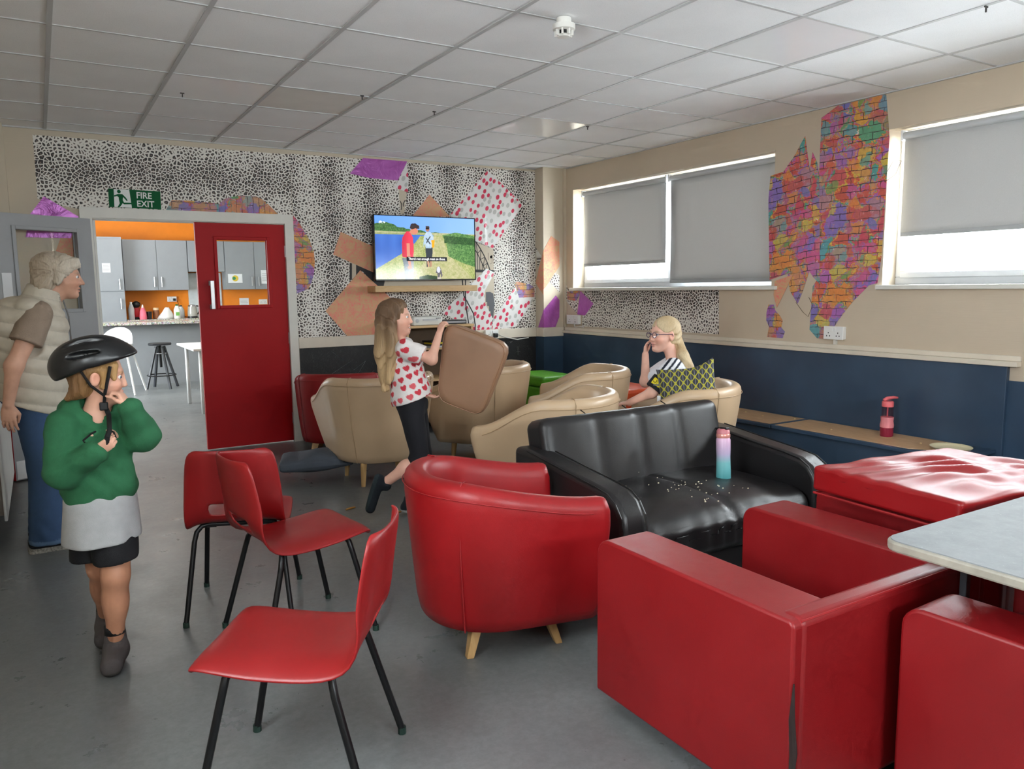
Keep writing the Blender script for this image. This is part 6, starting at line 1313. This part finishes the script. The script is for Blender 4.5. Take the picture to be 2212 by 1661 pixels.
# ================================================================ person 4: seated girl with glasses
SEAT = (3.36, 3.55, 0)
def sitter():
    o = thing('person', 'person in striped white football shirt and glasses sitting in a cream armchair', 'person', SEAT, LR(*SEAT[:2]))
    hd = Head((-.080, 0, 1.073), (-.80, -.60, .02), sc=.93)
    NA = [v3(-.03, -.125, .885), v3(-.145, -.165, .735), v3(-.285, -.135, .665)]; FA = [v3(-.03, .115, .885), v3(-.195, .05, .775), v3(-.195, .02, .95)]
    pr = [('e', (.03, 0, .53), (.10, .115, .09)), ('e', (.02, 0, .65), (.085, .105, .11)), ('e', (.0, 0, .79), (.085, .115, .115)), ('c', (-.015, -.11, .89), (-.015, .11, .89), .038, .038), ('c', (-.02, 0, .90), (-.05, 0, 1.0), .039, .038)]
    for A in (NA, FA): pr += [('c', A[0], A[1], .036, .031), ('c', A[1], A[2], .031, .021)]
    for y in (-.075, .075): pr += [('c', (.0, y, .52), (-.36, y, .50), .07, .05), ('c', (-.36, y, .50), (-.40, y, .09), .046, .03), ('c', (-.38, y, .045), (-.50, y, .035), .033, .028)]
    hands = [hand_f(NA[2], (-1, .1, -.15), (0, .1, -1), -1, .64, .2), hand_f(FA[2], (.05, -.1, 1), (.85, -.3, .1), 1, .64, .35)]
    F = body_f(pr, hd, hands); sk = C_(230, 180, 160)
    def paint(V):
        col = np.tile(sk, (len(V), 1)); col *= (1+.04*noise3(V, 30, 3))[:, None]; hd.paint(V, sk, col, C_(170, 138, 104), blush=.7); return col
    organic('body', F, (-.56, -.26, 0), (.2, .24, 1.21), .0038, MSKIN, o, paint); hd.eyes(o, (1, .1, .05))
    def fs(P):
        e = NA[0]+(NA[1]-NA[0])*.9; e2 = FA[0]+(FA[1]-FA[0])*.75
        d = chain(P, [('e', (.03, 0, .55), (.118, .135, .10)), ('e', (.02, 0, .68), (.108, .13, .13)), ('e', (.0, 0, .80), (.102, .13, .115)), ('c', (-.015, -.10, .885), (-.015, .10, .885), .050, .050), ('c', NA[0], e, .056, .060), ('c', FA[0], e2, .054, .056)], .028)
        d += .004*noise3(P, 45, 19); d = smax(d, np.where(P[:, 1] < -.07, (P-e)@unit(NA[1]-NA[0]), -1), .004); d = smax(d, np.where(P[:, 1] > .03, np.where(P[:, 0] < -.05, (P-e2)@unit(FA[1]-FA[0]), -1), -1), .004)
        return smax(d, -d_cone(P, (-.03, 0, .935), (-.06, 0, 1.02), .050, .062), .005)
    ax = unit(NA[1]-NA[0])
    def ps(V):
        c = np.tile(C_(232, 234, 240), (len(V), 1)); s = (V-NA[0])@ax; near = V[:, 1] < -.05
        side = np.cross(ax, v3(0, -1, 0)); side = unit(side); lat = (V-NA[0])@side
        up = near & (s < .105)
        for k in (-1, 0, 1): c[up & (np.abs(lat-.030*k-.010) < .0065) & (V[:, 2] > .80)] = C_(30, 34, 48)
        c[near & (s > .095) & (s < .165) & (lat > -.05) & (lat < .07) & (V[:, 1] < -.12)] = C_(26, 28, 34)
        c[near & (s > .113) & (s < .152) & (lat > -.04) & (lat < .045) & (V[:, 1] < -.12)] = C_(236, 214, 50)
        c[near & (s > .155) & (V[:, 0] < -.06) & (V[:, 1] < -.10)] = C_(26, 28, 34)
        nk = np.linalg.norm((V-v3(-.03, 0, .93))*np.array((1, 1, 1.6)), axis=1); c[(nk > .058) & (nk < .070) & (V[:, 2] > .89)] = C_(44, 62, 92); c[(nk > .078) & (nk < .084) & (V[:, 2] > .88)] = C_(44, 62, 92)
        c[(V[:, 0] > .015) & (V[:, 0] < .05) & (V[:, 1] < -.08) & (V[:, 2] < .86)] = C_(54, 48, 66); c[(V[:, 0] > .05)] = C_(206, 220, 236); return c
    organic('football_shirt', fs, (-.26, -.25, .45), (.2, .24, .98), .0042, MCLOTH, o, ps)
    organic('dark_shorts', lambda P: chain(P, [('e', (.03, 0, .50), (.12, .135, .08)), ('c', (.0, -.075, .52), (-.30, -.075, .51), .082, .07), ('c', (.0, .075, .52), (-.30, .075, .51), .082, .07)], .03), (-.42, -.2, .38), (.2, .2, .64), .008, MCLOTH, o, lambda V: np.tile(C_(30, 32, 40), (len(V), 1)))
    for y in (-.075, .075): organic('shoe', lambda P, y=y: smax(chain(P, [('c', (-.38, y, .05), (-.50, y, .04), .042, .036)], .02), .002-P[:, 2], .003), (-.58, y-.08, 0), (-.3, y+.08, .14), .007, MCLOTH, o, lambda V: np.tile(C_(60, 60, 66), (len(V), 1)))
    pn = unit(np.cross(ax, v3(0, 0, 1)))*-1
    pc = NA[0]+ax*.132+v3(-.012, -.060, .012)
    text('sleeve_text', 'noon', .026, MBLACK, pc+v3(-.018, -.007, -.012), (math.radians(82), math.radians(0), math.radians(-8)), o, ext=.001, bold=True)
    MB().tube([pc+v3(-.006+.010*math.cos(a), -.006, .018+.008*math.sin(a)) for a in np.linspace(math.pi*.9, math.pi*2.2, 9)], .0018, 5).build('sleeve_emblem', MBLACK, o)
    def fh(P):
        q = hd.inv(P); d = chain(q, [('e', (-.018, 0, .042), (.100, .082, .086)), ('e', (-.05, 0, .0), (.068, .078, .078))], .025)
        d = smax(d, -d_ell(q, (.096, 0, -.035), (.080, .084, .092)), .010); d = smax(d, -d_ell(q, (.0, .09, -.03), (.055, .03, .055)), .008); d = smax(d, -d_ell(q, (.0, -.09, -.03), (.055, .03, .055)), .008); d *= hd.s
        t0 = hd.w(-.105, 0, -.03); tail = chain(P, [('c', t0, v3(.035, -.03, .955), .026, .034), ('c', v3(.035, -.03, .955), v3(.075, -.05, .87), .036, .026), ('c', v3(.075, -.05, .87), v3(.085, -.05, .80), .026, .010)], .015)
        d = smin(d, tail, .02); return d+.0028*np.sin(q[:, 2]*120+q[:, 1]*150+5*np.sin(q[:, 0]*20))+.003*noise3(P, 50, 3)
    organic('hair', fh, (-.22, -.14, .76), (.14, .13, 1.21), .0042, MHAIR, o, lambda V: C_(186, 158, 118)+(C_(220, 200, 164)-C_(186, 158, 118))*np.clip(.5+.5*noise3(V, 60, 2), 0, 1)[:, None])
    gl = bpy.data.objects.new('glasses', None); COL.objects.link(gl); gl.parent = o; MG_ = M('plum_glasses_frame', (84, 60, 86), .3)
    for y in (1, -1):
        pts = [hd.w(.104-.05*abs(.034+.021*math.cos(a)-.034)*0-.12*max(0, (.034+.021*math.cos(a))-.04), y*(.034+.0215*math.cos(a)), .003+.0175*math.sin(a)) for a in np.linspace(0, 2*math.pi, 25)]
        MB().tube(pts, .0024*hd.s, 6).build('rim', MG_, gl, smooth=True); MB().tube([hd.w(.098, y*.056, .008), hd.w(.05, y*.080, .010), hd.w(-.005, y*.084, .010), hd.w(-.012, y*.084, -.004)], .0024, 6).build('temple', MG_, gl)
        mk('lens', pts[:-1], [list(range(24))], MGLASS, gl)
    MB().tube([hd.w(.105, -.013, .005), hd.w(.110, 0, .008), hd.w(.105, .013, .005)], .0022, 6).build('bridge', MG_, gl)
    return o
sitter()
# ================================================================ small things
# patterned cushion behind the seated person
def m_leafy():
    t = NT('yellow_leaf_lattice_cotton'); sep = t.n('SeparateXYZ'); t.l(t.coord(), sep.inputs[0])
    a = t.math('MULTIPLY', sep.outputs[0], 1/.046); b = t.math('MULTIPLY', sep.outputs[2], 1/.056)
    u = t.math('SINE', t.math('MULTIPLY', t.math('ADD', a, b), math.pi)); v = t.math('SINE', t.math('MULTIPLY', t.math('SUBTRACT', a, b), math.pi))
    d = t.math('MULTIPLY', t.math('ABSOLUTE', u), t.math('ABSOLUTE', v)); line = t.math('LESS_THAN', d, .20)
    mid = t.math('LESS_THAN', t.math('ABSOLUTE', t.math('SINE', t.math('MULTIPLY', a, math.pi))), .12); mid2 = t.math('LESS_THAN', t.math('ABSOLUTE', t.math('COSINE', t.math('MULTIPLY', a, math.pi))), .12)
    c = t.mix(t.math('MAXIMUM', mid, mid2), hexc(58, 60, 66), hexc(120, 122, 130)); t.set(Base_Color=t.mix(line, c, hexc(176, 170, 58)), Roughness=.85); t.bump(t.noise(300, 2).outputs[0], .2, .002); return t.m
MLEAF = m_leafy()
def leaf_cushion():
    o = thing('patterned_cushion', 'yellow and black leaf patterned cushion in the armchair beside the seated person', 'cushion', SEAT, LR(*SEAT[:2])); V = []; F = []; n = 22
    for side in (1, -1):
        for j in range(n+1):
            for i in range(n+1):
                u, v = -1+2*i/n, -1+2*j/n; e = (1-u**4)*(1-v**4); pin = 1-.07*(1-abs(u)**2)*abs(v)**3
                x = u*.172*(1-.06*(1-v*v)); z = v*.125*(1-.10*(1-u*u))+.045*max(0, u)**2.2*(v > -.3)*(v+.3)/1.3*1.0
                V.append((x, -side*.058*e**.55, z))
    m_ = (n+1)**2
    for s_ in (0, 1):
        for j in range(n):
            for i in range(n):
                a = s_*m_+j*(n+1)+i; q = (a, a+1, a+n+2, a+n+1); F.append(q if s_ == 0 else q[::-1])
    c = mk('cover', V, F, MLEAF, o, smooth=True, center=False); c.location = (.062, -.215, .775); c.rotation_euler = (math.radians(-10), math.radians(-6), math.radians(4))
    MB().box((-.175, -.003, -.13), (-.155, .003, -.06)).build('care_label', MPAPER, o).location = np.array((.062-.165, -.235, .69))
leaf_cushion()
# drinking bottles and plate
MPK = M('coral_lid_plastic', (236, 112, 118), .4); MPK2 = M('pink_silicone_sleeve', (232, 140, 148), .6); MDRK = M('dark_pink_drink', (150, 40, 66), .25)
pb = lathe_thing('drinking_bottle', 'pink drinking bottle with flip spout standing on the bench', 'bottle', (4.655, 2.965, BZ+.0016), [('base', [(.036, 0), (.041, .006), (.041, .065)], MDRK), ('sleeve', [(.0415, .06), (.0425, .075), (.038, .10), (.040, .128)], MPK2), ('clear_body', [(.036, .066), (.036, .125), (.0345, .20)], m_glass('clear_pink_plastic', (.86, .66, .70), .08)), ('lid', [(.0345, .195), (.036, .2), (.036, .225), (.032, .232)], MPK)], n=22)
MB().tube([(0, 0, .08), (0, 0, .2)], .005, 8).build('straw', MPK2, pb)
MB().tube([(-.03, .01, .238), (-.01, .0, .25), (.03, -.018, .255), (.055, -.032, .252)], [.011, .012, .010, .007], 8).build('flip_spout', MPK, pb, smooth=True)
pl = thing('plate', 'pale yellow plate at the end of the bench', 'plate', (4.575, 2.50, BZ+.0005)); MB().lathe([(.07, 0), (.075, 0), (.108, .014), (.115, .022), (.112, .023), (.10, .014), (.07, .006), (.001, .005)], n=36).build('dish', M('cream_yellow_plate', (236, 224, 186), .3, var=.03), pl, smooth=True, angle=60)
def m_grad():
    t = NT('pink_to_teal_bottle'); sep = t.n('SeparateXYZ'); t.l(t.coord(), sep.inputs[0])
    t.set(Base_Color=t.ramp(t.math('MULTIPLY_ADD', sep.outputs[2], 4.6, .5), [(.02, hexc(92, 172, 176)), (.40, hexc(120, 186, 190)), (.60, hexc(186, 172, 204)), (.95, hexc(226, 182, 212))]), Roughness=.35, Transmission_Weight=.0); return t.m
gb = lathe_thing('drinking_bottle', 'pink to teal gradient drinking bottle leaning in the black sofa', 'bottle', (2.835, 2.655, .424), [('body', [(.034, 0), (.036, .005), (.035, .06), (.0335, .11), (.035, .15), (.035, .195), (.030, .208)], m_grad()), ('collar', [(.0325, .205), (.034, .21), (.034, .222), (.032, .226)], M('rose_gold_ring', (222, 150, 140), .3, .3)), ('lid', [(.032, .224), (.032, .24), (.024, .25)], M('rose_lid', (200, 120, 128), .4))], n=22)
gb.rotation_euler = (math.radians(-4), math.radians(2), 0); MB().box((-.012, -.03, .246), (.014, .012, .258)).build('drink_cap', MBLACK, gb, bevel=.004)
# crumbs on the sofa: nobody would count them
cb = MB(); rc = random.Random(4)
for k in range(46):
    x, y = rc.gauss(2.52, .12), rc.gauss(2.58, .10)
    if k > 38: x, y = rc.gauss(2.45, .05), rc.gauss(2.40, .03)
    r = rc.uniform(.0015, .0035); cb.ball((x, y, .445 if y > 2.5 else .437), (r*rc.uniform(.8, 2), r, r*.8), 5, 3)
tag(cb.build('crumbs', M('pale_crumbs', (226, 214, 186), .8)), 'pale crumbs scattered on the black sofa seat', 'crumbs', kind='stuff')
MCH = M('orange_crisp', (206, 150, 70), .7)
for k, (x, y, rz, l, lb) in enumerate(((1.582, 4.587, .3, .035, 'orange crisp stick on the floor beside the running shoe'), (1.439, 3.769, 1.2, .012, 'small crisp crumb on the floor left of the red tub chair'), (1.802, 4.343, .1, .02, 'crisp crumb on the floor near the planted shoe'), (3.684, 4.30, .6, .02, 'crisp crumb on the floor behind the sofa'))):
    o = MB().tube([(-l, 0, .007), (0, .003, .008), (l, 0, .007)], [.005, .007, .005], 7).build('crisp', MCH, smooth=True); o.location = (x, y, .0); o.rotation_euler = (0, 0, rz); tag(o, lb, 'crisp', 'crisps dropped on the floor')
tag(MB().tube([(1.38, 2.735, .003), (1.40, 2.75, .004), (1.425, 2.745, .004), (1.43, 2.725, .003), (1.41, 2.715, .003), (1.40, 2.73, .005), (1.415, 2.745, .004), (1.40, 2.70, .003)], .002, 5).build('tangled_thread', M('pale_thread', (180, 190, 150), .8), smooth=True), 'tangled pale thread on the floor before the red tub chair', 'thread')
for k, (x, y) in enumerate(((4.62, 3.95), (4.70, 3.72), (4.55, 3.30), (4.60, 2.70), (4.74, 2.62), (4.66, 4.15))):
    o = MB().ball((0, 0, .004), (.009, .006, .004), 6, 4).build('crumb', M('bench_crumb', (226, 200, 150), .8)); o.location = (x, y, BZ+.0018); tag(o, ['crumb on the bench left of the board joint', 'crumb right at the bench board joint', 'crumb on the bench midway to the pink bottle', 'crumb on the bench right of the pink bottle', 'crumb on the bench behind the plate', 'crumb on the bench nearest the armchairs'][k], 'crumb', 'crumbs on the bench')
# loose wires on the window wall, conduit below the socket
MW_ = M('thin_brown_wire', (110, 92, 74), .6)
tag(MB().tube([(W-.006, 3.17, 2.10), (W-.012, 3.12, 2.17), (W-.02, 3.06, 2.16), (W-.015, 3.10, 2.08), (W-.006, 3.18, 2.04)], .0018, 5).build('loose_wire', MW_, smooth=True), 'thin loose wire on the reveal edge of the cut off window', 'wire')
tag(MB().tube([(W-.006, 3.82, 1.30), (W-.02, 3.84, 1.24), (W-.015, 3.78, 1.17), (W-.02, 3.73, 1.14), (W-.012, 3.70, 1.22), (W-.006, 3.74, 1.28)], .0018, 5).build('loose_wire', MW_, smooth=True), 'thin loose wire looping below the graffiti sheets', 'wire')
tag(MB().box((W-.02, 3.49, .947), (W, 3.51, .986)).build('cable_conduit', MWHITE), 'short white conduit joining socket and dado rail', 'conduit')
tag(MB().tube([(W-.045, 6.62, .99), (W-.06, 6.58, .955), (W-.05, 6.50, .965), (W-.05, 6.44, .96)], .006, 6).build('cable', MWHITE, smooth=True), 'short white cable at the corner socket', 'cable')
